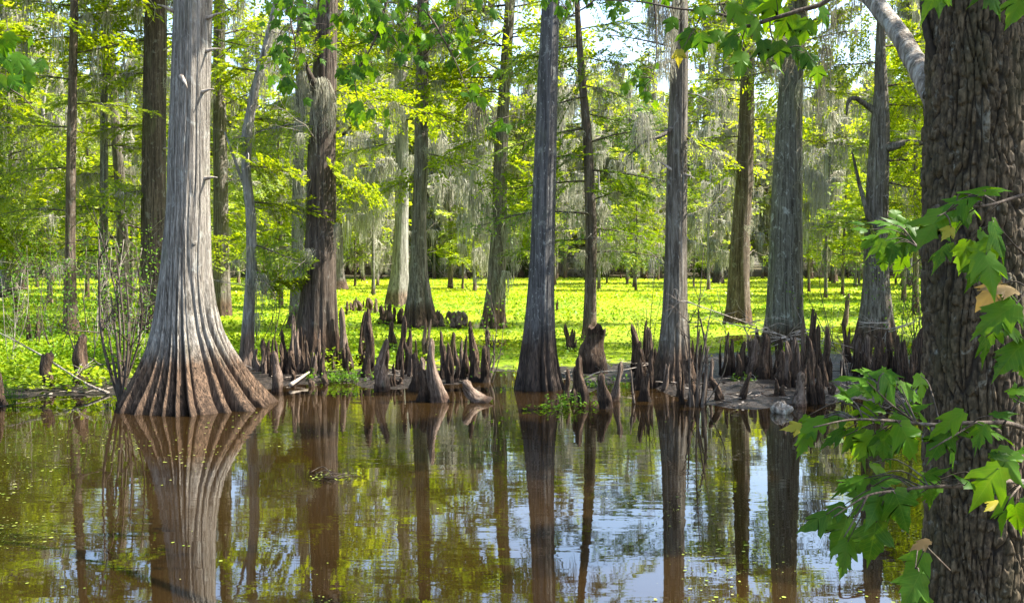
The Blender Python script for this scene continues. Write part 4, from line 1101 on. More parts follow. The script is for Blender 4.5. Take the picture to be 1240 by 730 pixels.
def twig_tangle(cx, cy, Yd, spread, n, label, seed, mat='dead'):
    rng = np.random.default_rng(seed)
    b = at(cx, cy, Yd)
    T = empty('fallen_branch', b, label, 'branch')
    for k in range(n):
        mb = MB()
        a = rng.uniform(0, 6.28) if k % 3 else rng.choice([math.pi, 0]) + rng.normal(0, .4)
        d = np.array([math.cos(a), rng.normal(0, .3), .45 * math.sin(a) + rng.uniform(-.25, .2)]); d /= np.linalg.norm(d)
        grow(rng, mb, b + rng.normal(0, .05, 3), d, spread * rng.uniform(.6, 1.2), rng.uniform(.007, .013), 1, 0, .3)
        mb.build('twig', M[mat], T, True, b)
    return T
twig_tangle(955, 408, 17.0, 1.0, 12, 'bleached twig tangle lodged on knees at the lichen cypress', 71)
twig_tangle(905, 398, 17.5, .8, 6, 'pale dead branch reaching across knees beside the scarred cypress', 72)
twig_tangle(1078, 395, 17.5, .55, 8, 'grey dead twigs caught on the foot of the snaggy cypress', 73)
def stick(pts, r, label, name='fallen_stick', mat='dead', sub=0, seed=1):
    rng = np.random.default_rng(seed)
    p = smooth_path(pts, 5); mb = MB()
    add_tube(mb, p, np.linspace(r, r * .45, len(p)), 7, 0, rng, .15)
    for k in range(sub):
        i = rng.integers(2, len(p)); nd = rng.normal(0, 1, 3); nd[2] = abs(nd[2]) * .6; nd /= np.linalg.norm(nd)
        grow(rng, mb, p[i], nd, rng.uniform(.15, .4), r * .45, 1)
    o = mb.build(name, M[mat], None, True, p[0], tuple(p[0]))
    return tag(o, label, 'stick')
stick([gnd(132, 476, .02), at(100, 462, 14.4), at(50, 430, 15.2), at(-10, 398, 16.2)], .022, 'long pale stick slanting from the muddy edge up over the plants', 'fallen_stick', 'limb', 3, 5)
stick([gnd(352, 466, .05), gnd(362, 459, .09), gnd(375, 450, .14)], .035, 'short pale log resting on the mud spit by the knees', 'driftwood_log', 'dead', 0, 6)
stick([gnd(690, 474, .06), at(720, 452, 15.4), at(755, 448, 15.6), at(790, 440, 15.8)], .012, 'thin pale stick bridging the stump and the bank knees', 'fallen_stick', 'dead', 3, 7)
stick([at(800, 400, 15.3), at(822, 366, 15.0), at(850, 372, 14.9), at(885, 384, 15.0), at(925, 398, 15.6)], .012, 'thin arching branch bent over the bank from the grey cypress', 'fallen_stick', 'dead', 3, 8)
stick([gnd(1000, 492, .02), gnd(1016, 478, .12), at(1020, 420, 16), at(1014, 408, 16.2)], .014, 'dark upright stick poking out of the mud flat', 'upright_stick', 'twig', 1, 9)
stick([gnd(768, 489, .0), at(766, 470, 13.5), at(764, 448, 13.6)], .02, 'short dark stick upright in water beside the jagged knees', 'upright_stick', 'twig', 1, 10)
stick([gnd(0, 492, .0), gnd(30, 487, .03), gnd(52, 480, .06)], .010, 'thin dark twig lying along the muddy shallows', 'fallen_stick', 'twig', 2, 11)
# lump in the shallows
lrng = np.random.default_rng(4)
lm = MB(); th = np.arange(20) * 2 * np.pi / 20; ph = np.linspace(0, np.pi, 12)
TH, PH = np.meshgrid(th, ph)
rr = .11 * (1 + .16 * np.sin(2 * TH + PH * 2) + .12 * np.sin(3 * TH - 3 * PH) + .08 * np.sin(5 * PH + 1) + .05 * np.sin(7 * TH))
c = gnd(946, 497, .03)
V = np.stack([1.15 * rr * np.sin(PH) * np.cos(TH), rr * np.sin(PH) * np.sin(TH), .95 * rr * np.cos(PH)], -1)
i = np.arange(11)[:, None] * 20; j = np.arange(20)[None, :]; j2 = (j + 1) % 20
lm.add(V, np.stack([i + j, i + 20 + j, i + 20 + j2, i + j2], -1).reshape(-1, 4))
tag(lm.build('wood_lump', M['limb'], None, True, (0, 0, 0), tuple(c)), 'rounded pale lump of wood half sunk at the mud flat edge', 'wood lump')

# bits of bark, twigs and dead leaves strewn over the mud
lr = np.random.default_rng(19)
mb = MB()
for k in range(2600):
    px, py = lr.uniform(-20, 1240), lr.uniform(436, 492)
    p = gnd(px, py, .05)
    zg = float(ground_z(p[:1], p[1:2])[0])
    if zg < .0 or (green_mask(p[:1], p[1:2])[0] > .75 and lr.random() < .7): continue
    a = lr.uniform(0, 6.28); d = np.array([math.cos(a), math.sin(a), lr.uniform(-.05, .25)])
    if lr.random() < .45:
        l = lr.uniform(.06, .35); q = np.array([p[0], p[1], zg + .01])
        add_tube(mb, [q, q + d * l * .5 + lr.normal(0, .012, 3), q + d * l], [.006, .005, .003], 4, int(lr.random() < .5))
    else:
        l = lr.uniform(.02, .07); w = np.array([-math.sin(a), math.cos(a), lr.normal(0, .3)]); q = np.array([p[0], p[1], zg + .012])
        mb.quads(np.array([[q, q + d * l * .5 + w * l * .3, q + d * l, q + d * l * .5 - w * l * .3]]), int(lr.random() < .4))
tag(mb.build('mud_litter', [M['knee'], M['dead']], None, False), 'scattered twigs, bark bits and dead leaves lying on the mud', 'litter', kind='stuff')
for k in range(36):
    px = lr.choice([345, 380, 430, 480, 700, 780, 830, 900, 960, 1000, 1060, 1100]) + lr.normal(0, 16); py = lr.uniform(444, 486)
    p = gnd(px, py, .03); zg = float(ground_z(p[:1], p[1:2])[0])
    if zg < -.06: continue
    near = 'moss-hung cypress' if px < 520 else 'broken stump' if px < 740 else 'grey bank cypress' if px < 870 else 'lichen cypress' if px < 1030 else 'snaggy cypress'
    o = link('cypress_knee', kn['blunt' if k % 2 else 'twin'][k % 4]); o.location = (p[0], p[1], zg - .02)
    sc = lr.uniform(.25, .5); o.scale = (sc, sc, lr.uniform(.15, .42)); o.rotation_euler = (0, 0, lr.uniform(0, 6.28))
    tag(o, 'stubby knee nub barely clearing the mud near the ' + near, 'cypress knee', 'stubby knee nubs near the ' + near)

# ------------------------------------------------------------------ shore sprigs and floating bits
def sprig(px, py, n, hgt, rad, label, seed, ls=.05, name='leafy_sprig'):
    rng = np.random.default_rng(seed)
    b = gnd(px, py, 0.0)
    T = empty(name, b, label, 'plant')
    st, lf = MB(), MB()
    for k in range(n):
        a = rng.uniform(0, 6.28); rr_ = rad * rng.random() ** .6
        p0 = b + [math.cos(a) * rr_, math.sin(a) * rr_ * .8, 0]; p1 = p0 + [rng.normal(0, .04), rng.normal(0, .04), hgt * rng.uniform(.3, 1)]
        add_tube(st, [p0, (p0 + p1) / 2 + rng.normal(0, .01, 3), p1], [.004, .003, .002], 3)
        for q in range(7):
            c = p0 + (p1 - p0) * rng.uniform(.2, 1)
            az = rng.uniform(0, 6.28); d = np.array([math.cos(az), math.sin(az), rng.uniform(-.1, .6)]); w = np.array([-math.sin(az), math.cos(az), rng.normal(0, .2)])
            l = ls * rng.uniform(.6, 1.3)
            lf.quads(np.array([[c, c + d * l * .5 + w * l * .28, c + d * l, c + d * l * .5 - w * l * .28]]))
    st.build('stems', M['shrub_leaf'], T, True, b); lf.build('foliage', M['shrub_leaf'], T, False, b)
    return T
sprig(692, 494, 28, .22, .38, 'dark green leafy clump growing at the knees by the slate cypress', 81)
sprig(660, 496, 12, .07, .3, 'low green sprigs trailing on water at the slate cypress foot', 82)
sprig(16, 492, 12, .38, .12, 'bright upright weed sprouting from the shallows by the muddy edge', 83, .06)
sprig(735, 470, 30, .22, .4, 'green sprigs around the foot of the broken stump', 84)
sprig(905, 466, 20, .2, .25, 'small green weeds on the mud by slim knees', 85)
sprig(400, 462, 34, .2, .5, 'green weeds on the bank below the moss-hung cypress', 86)
sprig(430, 463, 34, .22, .5, 'green weeds on the bank behind the broad based knee', 87)
sprig(105, 470, 26, .25, .5, 'dark green weeds on the muddy edge by the bulging stump', 88)
# a trailing floating stem
frs = np.random.default_rng(6)
b = gnd(392, 578)
T = empty('floating_stem', b, 'thin brown stem with yellow-green leaves floating on open water', 'plant')
mb = MB()
for k in range(4):
    p = [gnd(375 + 6 * k, 572 + 2 * k, .006), gnd(392 + 4 * k, 565 + 4 * k, .05 - .01 * k), gnd(405 + 6 * k, 578 - 2 * k, .01), gnd(425 + 4 * k, 574 + k, .006)]
    q = smooth_path(p, 5); add_tube(mb, q, np.linspace(.005, .002, len(q)), 5)
mb.build('stem', M['twig'], T, True, b)
mb = MB()
for k in range(46):
    c = gnd(frs.uniform(372, 440), 575 + frs.normal(0, 3.5), .012 + .02 * frs.random()); a = frs.uniform(0, 6.28); l = frs.uniform(.02, .045)
    d = np.array([math.cos(a), math.sin(a), frs.uniform(0, .4)]); w = np.array([-math.sin(a), math.cos(a), 0])
    mb.quads(np.array([[c, c + d * l * .5 + w * l * .3, c + d * l, c + d * l * .5 - w * l * .3]]))
mb.build('foliage', M['float'], T, False, b)
# specks on the water
def specks(n, rng):
    px = rng.uniform(-80, 1320, n); py = 490 + 330 * rng.random(n) ** .75
    P = np.array([gnd(a, c, .004) for a, c in zip(px, py)])
    x, y = P[:, 0], P[:, 1]
    dens = np.clip(gnoise(x * 2.6 + 3, y * 2.2 + 8) * 1.6 + .12, 0.02, 1) ** 1.5 * np.where(px < 560, 1.0, .55)
    k = (rng.random(n) < dens) & (y < shoreY(x) - .2) & (y > 4.9)
    return P[k]
srng = np.random.default_rng(21)
P = specks(46000, srng)
mb = MB()
n = len(P); k = 6
a0 = srng.uniform(0, 6.28, n); sz = .0025 + .016 * srng.random(n) ** 5
ang = a0[:, None] + np.arange(k)[None] * 2 * np.pi / k
el = srng.uniform(.45, 1, n)
co, si = np.cos(ang) * sz[:, None], np.sin(ang) * (sz * el)[:, None]
rot = srng.uniform(0, 3.14, n)
xx = co * np.cos(rot)[:, None] - si * np.sin(rot)[:, None]; yy = co * np.sin(rot)[:, None] + si * np.cos(rot)[:, None]
Q = np.stack([P[:, :1] + xx, P[:, 1:2] + yy, np.full((n, k), .004) + .003 * srng.random((n, 1))], -1)
mb.quads(Q)
tag(mb.build('floating_specks', M['float'], None, False), 'tiny yellow-green duckweed and leaf bits floating on brown water', 'duckweed', kind='stuff')

# ------------------------------------------------------------------ the near maple
YM = 4.0
def maple_bark():
    m, nt, out = mat_new('maple_bark')
    tc = N(nt, 'ShaderNodeTexCoord'); ob = tc.outputs['Object']
    a = N(nt, 'ShaderNodeAttribute'); a.attribute_name = 'relief'
    n1 = noise(nt, mapping(nt, ob, (60, 60, 25)), 1.0, 6, .65); n2 = noise(nt, mapping(nt, ob, (5, 5, 2)), 1.0, 4, .6)
    n3 = noise(nt, mapping(nt, ob, (14, 14, 9)), 1.0, 5, .7, .5)
    c = ramp(nt, n1.outputs[0], [(.36, (.016, .010, .0055)), (.5, (.056, .038, .021)), (.64, (.140, .100, .060))])
    c = mix(nt, ramp(nt, n2.outputs[0], [(.4, 0.0), (.65, .55)]), c, (.040, .036, .013))
    c = mix(nt, ramp(nt, n3.outputs[0], [(.60, 0.0), (.68, .6)]), c, (.22, .21, .17))
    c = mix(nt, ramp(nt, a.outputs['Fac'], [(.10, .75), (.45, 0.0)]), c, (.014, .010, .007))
    p = N(nt, 'ShaderNodeBsdfPrincipled'); nt.links.new(c, p.inputs['Base Color']); p.inputs['Roughness'].default_value = .85
    p.inputs['Specular IOR Level'].default_value = .3
    b = N(nt, 'ShaderNodeBump'); b.inputs['Strength'].default_value = .6; b.inputs['Distance'].default_value = .006
    nt.links.new(n1.outputs[0], b.inputs['Height']); nt.links.new(b.outputs[0], p.inputs['Normal'])
    nt.links.new(p.outputs[0], out.inputs[0])
    return m
M['maple_bark'] = maple_bark()
def cell_relief(u, v, nu, seed):
    """distance to the border of long bark plates; u wraps at nu cells"""
    rng = np.random.default_rng(seed)
    nv = int(v.max()) + 6
    jx = rng.random((nu, nv)); jy = rng.random((nu, nv))
    iu = np.floor(u).astype(int); iv = np.floor(v).astype(int)
    f1 = np.full(u.shape, 9.0); f2 = np.full(u.shape, 9.0); idv = np.zeros(u.shape)
    hv = rng.random((nu, nv))
    for du in (-1, 0, 1):
        for dv in (-1, 0, 1):
            cu, cv = iu + du, np.clip(iv + dv, 0, nv - 1)
            dx = u - (cu + .1 + .8 * jx[cu % nu, cv]); dy = v - (cv + jy[cu % nu, cv])
            d = np.sqrt(dx * dx + dy * dy)
            new = d < f1
            f2 = np.where(new, f1, np.minimum(f2, d)); idv = np.where(new, hv[cu % nu, cv], idv); f1 = np.where(new, d, f1)
    return f2 - f1, idv
base_m = at(1182, 730, YM); base_m[2] = .22
mprof = px_profile([(1119, 1252, 790), (1122, 1247, 730), (1124, 1242, 600), (1124, 1240, 480), (1123, 1238, 350), (1122, 1238, 250), (1126, 1237, 120), (1128, 1232, 0)], YM, 9.5, .07, (.5, -.3))
mprof = [(base_m[0] + .02, YM, .20, .30), (base_m[0] + .01, YM, .36, .235)] + mprof
MT = empty('maple_tree', base_m, 'close maple trunk with deep furrowed brown bark and hanging green leaves', 'tree')
A = np.array(sorted(mprof, key=lambda p: p[2]))
zz = np.concatenate([np.linspace(.0, .5, 20)[:-1], np.linspace(.5, 3.3, 420)[:-1], np.linspace(3.3, 9.5, 40)])
ns = 300
th = np.arange(ns) * 2 * np.pi / ns
TH, ZZ = np.meshgrid(th, zz)
r = np.interp(ZZ, A[:, 2], A[:, 3])
wn1 = sines(np.random.default_rng(1), (2, 9), (1, 6), 9); wn2 = sines(np.random.default_rng(2), (1, 6), (2, 9), 9)
NU = 42
u = TH / (2 * np.pi) * NU + .75 * wn1(TH, ZZ) + .30 * np.sin(ZZ * 9 + 3 * TH); v = ZZ / .26 + .8 * wn2(TH, ZZ) + 4
e1, hid = cell_relief(u, v, NU, 5)
wn3 = sines(np.random.default_rng(3), (14, 60), (10, 60), 16)
v3 = ZZ / .055 + hid * 17.3 + .35 * wn3(TH, ZZ) + .25 * wn1(TH, ZZ * 2)
seg = np.floor(v3); fr = v3 - seg
hs = np.abs(np.sin(seg * 12.9898 + hid * 78.233) * 43758.5453) % 1.0
hs2 = np.abs(np.sin(seg * 39.346 + hid * 11.135) * 24634.6345) % 1.0
crack = np.clip(1 - np.minimum(fr, 1 - fr) / .10, 0, 1) * (hs2 > .25)
rel = np.clip(e1 * 4.6 - .14 + .10 * wn3(TH, ZZ), 0, 1) ** .5 * (.62 + .25 * hs) * (1 - .55 * crack) + .30 * (hs - .5) * np.clip(e1 * 5, 0, 1) + .07 * wn3(TH * 1.0, ZZ * 2.3)
RR = r - .018 + .028 * rel + .006 * wn1(TH, ZZ * .4)
V = np.stack([np.interp(ZZ, A[:, 2], A[:, 0]) + RR * np.cos(TH), np.interp(ZZ, A[:, 2], A[:, 1]) + RR * np.sin(TH), ZZ], -1)
mb = MB(); nr = len(zz)
i = np.arange(nr - 1)[:, None] * ns; j = np.arange(ns)[None, :]; j2 = (j + 1) % ns
mb.add(V, np.stack([i + j, i + j2, i + ns + j2, i + ns + j], -1).reshape(-1, 4))
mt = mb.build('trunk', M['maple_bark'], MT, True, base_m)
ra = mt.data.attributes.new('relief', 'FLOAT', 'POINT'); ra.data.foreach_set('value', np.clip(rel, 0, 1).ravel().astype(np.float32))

# leaf blades: pointed three to five lobed maple shapes, folded a little on the midrib
def maple_leaf_mesh(seed, mat):
    rng = np.random.default_rng(seed)
    half = [(0.0, 0.0), (.12, -.06), (.22, .02), (.30, .07), (.28, .17), (.33, .26), (.43, .40), (.52, .60), (.42, .56), (.36, .59), (.24, .49), (.24, .57), (.27, .70), (.18, .77), (.13, .90), (.05, 1.0), (0, 1.16)]
    h = np.array(half) * (1 + rng.normal(0, .06, (17, 2)))
    h[0] = (0, 0); h[-1, 0] = 0
    left = h[1:-1][::-1].copy(); left[:, 0] *= -rng.uniform(.88, 1.12); left[:, 1] *= rng.uniform(.93, 1.07)
    out_ = np.concatenate([h, left])
    pts = np.concatenate([[[0, .33]], out_])
    fold = rng.uniform(.05, .30); curl = rng.uniform(.05, .45); tw = rng.uniform(-.25, .25)
    z = -fold * np.abs(pts[:, 0]) - curl * (pts[:, 1] - .2) ** 2 * .7 - .35 * curl * pts[:, 0] ** 2 + tw * pts[:, 0] * pts[:, 1] + .03 * np.sin(8 * pts[:, 1] + seed)
    n = len(out_)
    mb = MB()
    mb.add(np.stack([pts[:, 0], pts[:, 1], z], -1), np.stack([np.zeros(n, int), 1 + np.arange(n), 1 + (np.arange(n) + 1) % n], -1))
    return mb.mesh('leaf', [mat], True)
LM = [maple_leaf_mesh(s, M['maple_leaf']) for s in range(12)]
LY = [maple_leaf_mesh(s, M['maple_young']) for s in (11, 12)]
LBZ = [maple_leaf_mesh(s, M['maple_brown']) for s in (13, 14)]
mrng = np.random.default_rng(12)

def leaf_on(branch_obj, path, wmb, c, size, ang, face, kind=None):
    """blade centred near world point c; ang: screen direction of the tip (deg, 0 right, -90 down); face: how much it faces the viewer"""
    c = np.array(c, float)
    tip = np.array([math.cos(R(ang)), mrng.uniform(-.5, .25), math.sin(R(ang))]); tip /= np.linalg.norm(tip)
    nrm = np.array([mrng.uniform(-.35, .35), -face, 1 - face * .7]); nrm -= tip * (nrm @ tip)
    if np.linalg.norm(nrm) < .2: nrm = np.array([0, -1.0, .3]); nrm -= tip * (nrm @ tip)
    nrm /= np.linalg.norm(nrm)
    xax = np.cross(tip, nrm)
    org = c - tip * size * .5
    Mx = Matrix(((xax[0] * size, tip[0] * size, nrm[0] * size, org[0] - base_m[0]), (xax[1] * size, tip[1] * size, nrm[1] * size, org[1] - base_m[1]), (xax[2] * size, tip[2] * size, nrm[2] * size, org[2] - base_m[2]), (0, 0, 0, 1)))
    me = (LY if kind == 'y' else LBZ if kind == 'b' else LM); me = me[mrng.integers(len(me))]
    # leaf stalk back to the nearest twig
    k = int(np.argmin(((path - org) ** 2).sum(1)))
    p0 = path[k]; L = np.linalg.norm(org - p0)
    midp = (p0 + org) / 2 + np.array([0, 0, .12 * L]) - tip * .05 * L
    add_tube(wmb, smooth_path([p0, midp, org + tip * size * .06], 3), np.linspace(.0028, .0013, 7) * (1.2 if L > .3 else 1), 4)
    return me, Mx
def maple_branch(ctrl, rads, leaves, label=None, mat='twig', side=()):
    path = smooth_path(ctrl, 6)
    wmb = MB(); add_tube(wmb, path, np.interp(np.linspace(0, 1, len(path)), np.linspace(0, 1, len(rads)), rads), 8, 0, mrng, .1)
    allp = [path]
    for s in side:
        sp_ = smooth_path(s, 5); add_tube(wmb, sp_, np.linspace(rads[-1] * 1.3 + .001, .0016, len(sp_)), 6); allp.append(sp_)
    ap = np.concatenate(allp)
    lst = [leaf_on(None, ap, wmb, *l) for l in leaves]
    br = wmb.build('branch', M[mat], MT, True, base_m)
    for me, Mx in lst:
        o = link('leaf', me, br); o.matrix_local = Mx
    return br
def pxl(lst, Yd, jit=.12, extra=True):
    out = []
    for l in lst:
        px, py, s, ang = l[:4]; face = l[4] if len(l) > 4 else .6; kd = l[5] if len(l) > 5 else None
        y = Yd + mrng.uniform(-jit, jit)
        out.append((at(px, py, y), s * .84 * mrng.uniform(.8, 1.15) / F_PX * y, ang, face, kd))
        if extra and mrng.random() < .45:
            out.append((at(px + mrng.normal(0, 16), py + mrng.normal(0, 10), y + .1), s * .7 * mrng.uniform(.7, 1.1) / F_PX * y, ang + mrng.normal(0, 40), mrng.uniform(.2, .7), None))
    return out
YB = 2.75
main = [at(1300, 560, 3.3), at(1236, 517, YB + .15), at(1180, 512, YB), at(1130, 514, YB), at(1075, 509, YB - .1), at(1030, 508, YB - .15), at(985, 517, YB - .2)]
maple_branch(main, [.010, .006, .004, .002], pxl([
    (1034, 455, 50, 170, .15), (1040, 469, 48, 195, .25), (1069, 450, 42, 10, .15), (1080, 470, 54, -60, .55), (1104, 475, 48, -30, .45), (1010, 504, 52, 190, .3), (985, 512, 44, 200, .3), (972, 537, 40, 235, .2),
    (960, 517, 26, 190, .5, 'y'), (1007, 530, 40, 215, .3), (1050, 505, 50, 250, .5), (1044, 540, 60, 232, .6), (1071, 538, 52, -95, .6), (1102, 536, 58, -60, .6), (1104, 493, 46, 20, .4), (1145, 512, 52, 215, .35), (1137, 537, 54, 220, .4),
    (1166, 514, 44, 20, .3), (1157, 552, 46, -70, .4), (1120, 505, 40, 120, .3), (1207, 522, 44, -20, .3), (1215, 500, 44, 10, .2), (1090, 515, 40, -100, .4), (1060, 490, 40, 150, .3), (1233, 471, 40, 10, .2), (1186, 528, 44, 240, .4), (1062, 472, 36, 100, .3), (1022, 480, 36, 160, .3)], YB),
    side=[[at(1110, 512, YB), at(1080, 490, YB - .1), at(1050, 462, YB - .15)], [at(1180, 512, YB), at(1150, 530, YB - .1), at(1125, 545, YB - .1)], [at(1215, 514, YB), at(1230, 490, YB), at(1240, 470, YB)]])
low = [at(1310, 600, 3.2), at(1240, 583, YB + .1), at(1180, 588, YB), at(1125, 589, YB - .05), at(1085, 594, YB - .1), at(1050, 600, YB - .15), at(1010, 625, YB - .2)]
maple_branch(low, [.010, .006, .004, .002], pxl([
    (1078, 579, 46, 10, .25), (1030, 585, 50, 195, .2), (1122, 590, 50, 200, .45), (1133, 571, 40, 30, .3), (1042, 607, 48, 235, .5), (1062, 613, 58, 238, .65), (1092, 618, 62, -68, .65), (1007, 618, 44, 205, .4), (985, 631, 46, 210, .35),
    (1018, 648, 56, 245, .6), (1057, 655, 56, -100, .7), (1024, 672, 48, 255, .5), (1194, 588, 62, 240, .6), (1223, 564, 56, -60, .5), (1211, 549, 40, 10, .3), (1219, 623, 56, 265, .6), (1203, 611, 30, 200, .3, 'y'), (1233, 628, 50, -70, .5), (1128, 602, 40, -80, .5), (1102, 596, 40, 180, .3), (1168, 580, 36, 150, .3)], YB),
    side=[[at(1050, 600, YB - .15), at(1040, 620, YB - .2), at(1022, 650, YB - .2)], [at(1240, 583, YB + .1), at(1225, 600, YB), at(1215, 618, YB)]])
maple_branch([at(1150, 690, 3.75), at(1128, 668, 3.5), at(1114, 656, 3.3), at(1108, 690, 3.2)], [.004, .003, .0015], pxl([(1108, 684, 54, 230, .6), (1104, 714, 56, 235, .6), (1114, 658, 30, 200, .2, 'b'), (1112, 740, 50, 250, .5)], 3.2))
up = [at(1310, 225, 3.2), at(1245, 235, 2.9), at(1200, 248, 2.8), at(1160, 252, 2.75), at(1135, 262, 2.7)]
maple_branch(up, [.008, .005, .003, .0015], pxl([
    (1180, 228, 50, 15, .1), (1166, 241, 54, 190, .2), (1150, 258, 62, 205, .35), (1128, 276, 60, 228, .3), (1147, 282, 22, 230, .5, 'y'), (1138, 308, 56, 228, .05), (1196, 232, 40, 20, .15), (1178, 250, 40, -30, .3)], 2.75))
upr = [at(1320, 330, 3.1), at(1260, 320, 2.9), at(1232, 300, 2.8), at(1210, 275, 2.75)]
maple_branch(upr, [.008, .005, .003, .0015], pxl([(1211, 290, 62, -60, .6), (1190, 310, 56, 235, .6), (1180, 333, 48, 250, .5), (1200, 330, 56, -80, .6), (1211, 348, 44, 170, .3, 'b'), (1198, 357, 44, 225, .5, 'b'), (1206, 384, 62, 215, .45), (1197, 406, 46, 245, .5), (1229, 371, 50, -60, .4), (1224, 430, 62, 220, .35), (1232, 400, 46, -30, .4), (1217, 436, 44, 200, .2)], 2.75),
    side=[[at(1260, 320, 2.9), at(1240, 355, 2.8), at(1222, 385, 2.75), at(1228, 425, 2.75)]])
lft = [at(1135, 250, 3.85), at(1122, 306, 4.6), at(1105, 292, 5.0), at(1090, 272, 5.2), at(1075, 262, 5.3)]
maple_branch(lft, [.010, .007, .005, .002], pxl([(1072, 278, 30, 200, .4), (1060, 300, 34, 225, .6), (1080, 306, 32, 250, .6), (1084, 268, 32, 160, .3), (1108, 292, 34, 240, .5), (1100, 271, 34, 20, .4), (1052, 292, 30, 215, .5), (1095, 300, 32, 260, .6), (1066, 268, 26, 170, .3), (1090, 320, 30, 250, .5), (1112, 276, 32, -30, .4), (1076, 292, 30, 210, .5)], 5.1, .2),
    side=[[at(1122, 306, 4.6), at(1100, 325, 4.9), at(1070, 330, 5.0)]])
# thick pale limb to the upper left, and an overhead limb carrying the hanging sprays
def limb(pts, rads, mat='limb', n=12):
    q = smooth_path(pts, 7); mb = MB()
    add_tube(mb, q, np.interp(np.linspace(0, 1, len(q)), np.linspace(0, 1, len(rads)), rads), n, 0, mrng, .14)
    return mb.build('limb', M[mat], MT, True, base_m)
limb([at(1150, 160, 4.0), at(1122, 100, 4.15), at(1105, 70, 4.4), at(1088, 40, 4.6), at(1062, 8, 4.9), at(1020, -40, 5.4), at(930, -110, 6.2), at(760, -150, 7.2), at(560, -120, 7.6), at(380, -90, 7.8), at(200, -80, 7.9), at(0, -60, 8.0)], [.055, .047, .045, .043, .042, .040, .036, .032, .026, .020, .014, .008])
limb([at(1140, 90, 4.0), at(1125, 50, 4.0), at(1118, 10, 4.05), at(1112, -60, 4.1)], [.03, .016, .014, .008], 'maple_bark', 8)
limb([at(1225, 60, 4.0), at(1275, -10, 3.9), at(1350, -120, 3.6)], [.05, .04, .03], 'maple_bark', 10)
YC = 5.6
maple_branch([at(1040, -60, 5.5), at(1005, -2, YC), at(965, 14, YC), at(932, 24, YC), at(903, 32, YC), at(880, 20, YC), at(850, 14, YC), at(815, 10, YC), at(770, 2, YC + .1), at(700, 0, YC + .2)], [.016, .013, .011, .008, .005, .003], pxl([
    (895, 18, 40, -60, .6), (905, 34, 36, 240, .6), (933, 16, 50, -100, .7), (960, 36, 44, -80, .6), (882, 56, 40, 240, .5), (898, 78, 46, -100, .75), (880, 44, 34, 215, .4), (925, 62, 42, -95, .7), (944, 66, 36, -80, .7), (965, 62, 38, -70, .6), (982, 76, 40, -60, .6), (990, 92, 30, -90, .5), (866, 44, 30, 225, .4),
    (832, 50, 34, -110, .6), (850, 54, 34, -80, .6), (822, 70, 22, -90, .5, 'y'), (918, 40, 40, -70, .6), (948, 30, 44, -120, .6), (1000, 20, 36, -60, .5), (975, 40, 36, -100, .6), (812, 30, 26, -120, .5), (912, -4, 44, 60, .4), (880, -8, 40, 120, .4), (890, 36, 36, 200, .4)], YC, .3),
    side=[[at(932, 24, YC), at(935, 45, YC), at(950, 60, YC), at(980, 72, YC + .1)], [at(880, 20, YC), at(872, 5, YC), at(868, -20, YC)], [at(903, 32, YC), at(897, 55, YC)], [at(850, 14, YC), at(842, 34, YC), at(826, 60, YC)]])
YD = 7.4
tl = np.random.default_rng(31)
def spray(cx, cy, sx, sy, n, size=(14, 21)):
    return [(tl.normal(cx, sx), tl.normal(cy, sy), tl.uniform(*size), tl.uniform(-125, -55) if tl.random() < .75 else tl.uniform(-180, 0), tl.uniform(.35, .85)) for _ in range(n)]
maple_branch([at(520, -125, 7.6), at(478, -30, YD), at(466, 10, YD), at(455, 45, YD), at(440, 75, YD), at(428, 90, YD)], [.016, .012, .009, .006, .003], pxl(spray(440, 20, 26, 22, 30) + spray(432, 88, 14, 16, 16) + spray(435, 138, 14, 9, 8) + spray(470, 50, 18, 22, 16), YD, .4),
    side=[[at(455, 45, YD), at(438, 30, YD), at(410, 20, YD)], [at(428, 90, YD), at(432, 115, YD), at(436, 140, YD)]])
maple_branch([at(560, -122, 7.6), at(520, -30, YD), at(510, 0, YD), at(530, 35, YD), at(548, 68, YD), at(560, 95, YD), at(570, 120, YD)], [.016, .012, .008, .005, .002], pxl(spray(535, 22, 26, 20, 30) + spray(500, 45, 18, 20, 14) + spray(555, 62, 14, 14, 10) + spray(590, 150, 12, 14, 7) + spray(570, 125, 10, 8, 4), YD, .4),
    side=[[at(510, 0, YD), at(490, 22, YD), at(468, 38, YD)], [at(530, 35, YD), at(560, 20, YD), at(585, 15, YD)], [at(570, 120, YD), at(588, 138, YD), at(596, 160, YD)]])
maple_branch([at(390, -92, 7.8), at(362, -30, YD), at(352, 20, YD), at(358, 60, YD), at(345, 90, YD)], [.013, .009, .006, .002], pxl(spray(355, 15, 16, 18, 22) + spray(352, 75, 12, 14, 12) + spray(340, 100, 8, 8, 6) + spray(372, 20, 14, 14, 10), YD, .4))
maple_branch([at(20, -62, 8.0), at(-20, 40, 7.6), at(0, 96, 7.4), at(30, 120, 7.4), at(55, 150, 7.4)], [.013, .009, .006, .002], pxl(spray(14, 75, 12, 12, 8, (22, 30)) + spray(18, 105, 14, 8, 6, (22, 30)), 7.4, .3))
maple_branch([at(760, -152, 7.2), at(742, -40, 7.0), at(720, 0, 6.9), at(690, 20, 6.9)], [.012, .008, .004], pxl(spray(700, 5, 26, 10, 14) + spray(760, 0, 20, 10, 8), 6.9, .3))
maple_branch([at(770, -150, 7.2), at(790, -20, 7.0), at(795, 60, 7.0), at(790, 95, 7.0)], [.010, .006, .002], pxl(spray(782, 105, 10, 8, 9), 7.0, .2))
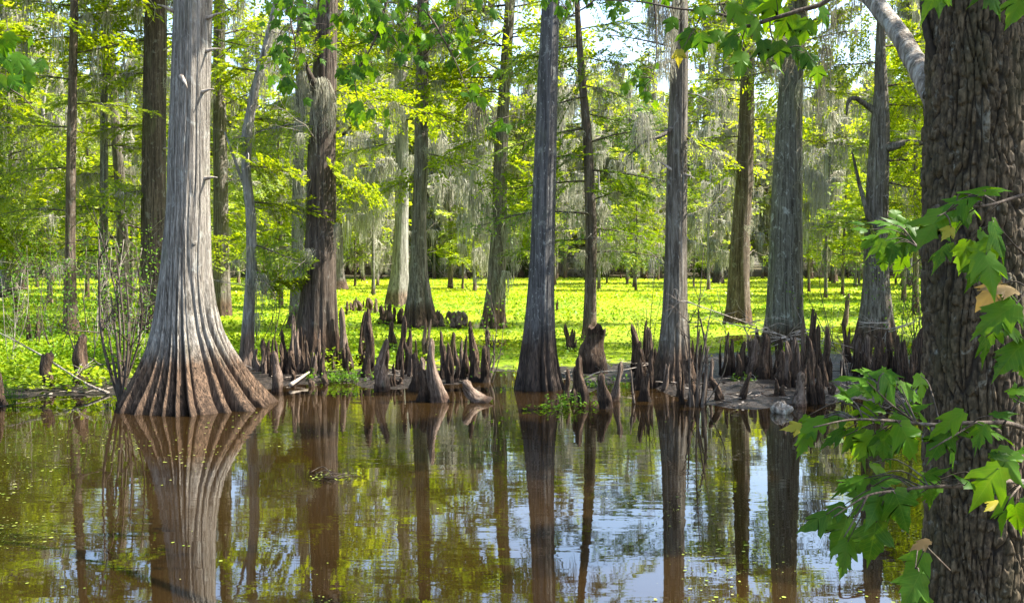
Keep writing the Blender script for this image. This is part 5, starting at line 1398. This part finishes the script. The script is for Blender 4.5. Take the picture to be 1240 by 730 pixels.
# top right corner leaves
maple_branch([at(1330, -60, 3.2), at(1250, -20, 3.0), at(1190, -12, 2.9), at(1130, -16, 2.9)], [.010, .006, .002], pxl([(1128, -2, 60, 235, .3), (1190, -6, 50, 200, .3), (1232, 8, 60, 235, .3), (1205, 0, 40, -60, .4)], 2.9))
# crown above the frame: shades the trunk
crw = MB(); n = 9000
cr = np.random.default_rng(8)
c = cr.normal(0, 1, (n, 3)); c /= np.linalg.norm(c, axis=1)[:, None]
c = c * (cr.random(n)[:, None] ** .4) * np.array([3.4, 3.0, 2.3]) + np.array([3.0, 3.2, 7.2])
c = c[c[:, 2] > 4.9 + .12 * np.maximum(c[:, 1] - 3, 0)]; n = len(c)
d = cr.normal(0, 1, (n, 3)); d /= np.linalg.norm(d, axis=1)[:, None]
w = np.cross(d, cr.normal(0, 1, (n, 3)) + [0, 0, 1.5]); w /= np.linalg.norm(w, axis=1)[:, None]
crw.quads(np.stack([c - d * .06, c + w * .045, c + d * .06, c - w * .045], 1))
crw.build('crown', M['maple_leaf'], MT, False, base_m)['kind'] = 'stuff'
for k in range(6):
    a = k * 1.05 + .3; p, _ = prof_at(sorted(mprof, key=lambda q: q[2]), 4.6 + .5 * k)
    e = p + np.array([math.cos(a) * 2.6, math.sin(a) * 2.4, 1.6])
    limb([p, (p + e) / 2 + [0, 0, .5], e], [.07, .045, .015], 'maple_bark', 8)
# moss hanging from the overhead limb
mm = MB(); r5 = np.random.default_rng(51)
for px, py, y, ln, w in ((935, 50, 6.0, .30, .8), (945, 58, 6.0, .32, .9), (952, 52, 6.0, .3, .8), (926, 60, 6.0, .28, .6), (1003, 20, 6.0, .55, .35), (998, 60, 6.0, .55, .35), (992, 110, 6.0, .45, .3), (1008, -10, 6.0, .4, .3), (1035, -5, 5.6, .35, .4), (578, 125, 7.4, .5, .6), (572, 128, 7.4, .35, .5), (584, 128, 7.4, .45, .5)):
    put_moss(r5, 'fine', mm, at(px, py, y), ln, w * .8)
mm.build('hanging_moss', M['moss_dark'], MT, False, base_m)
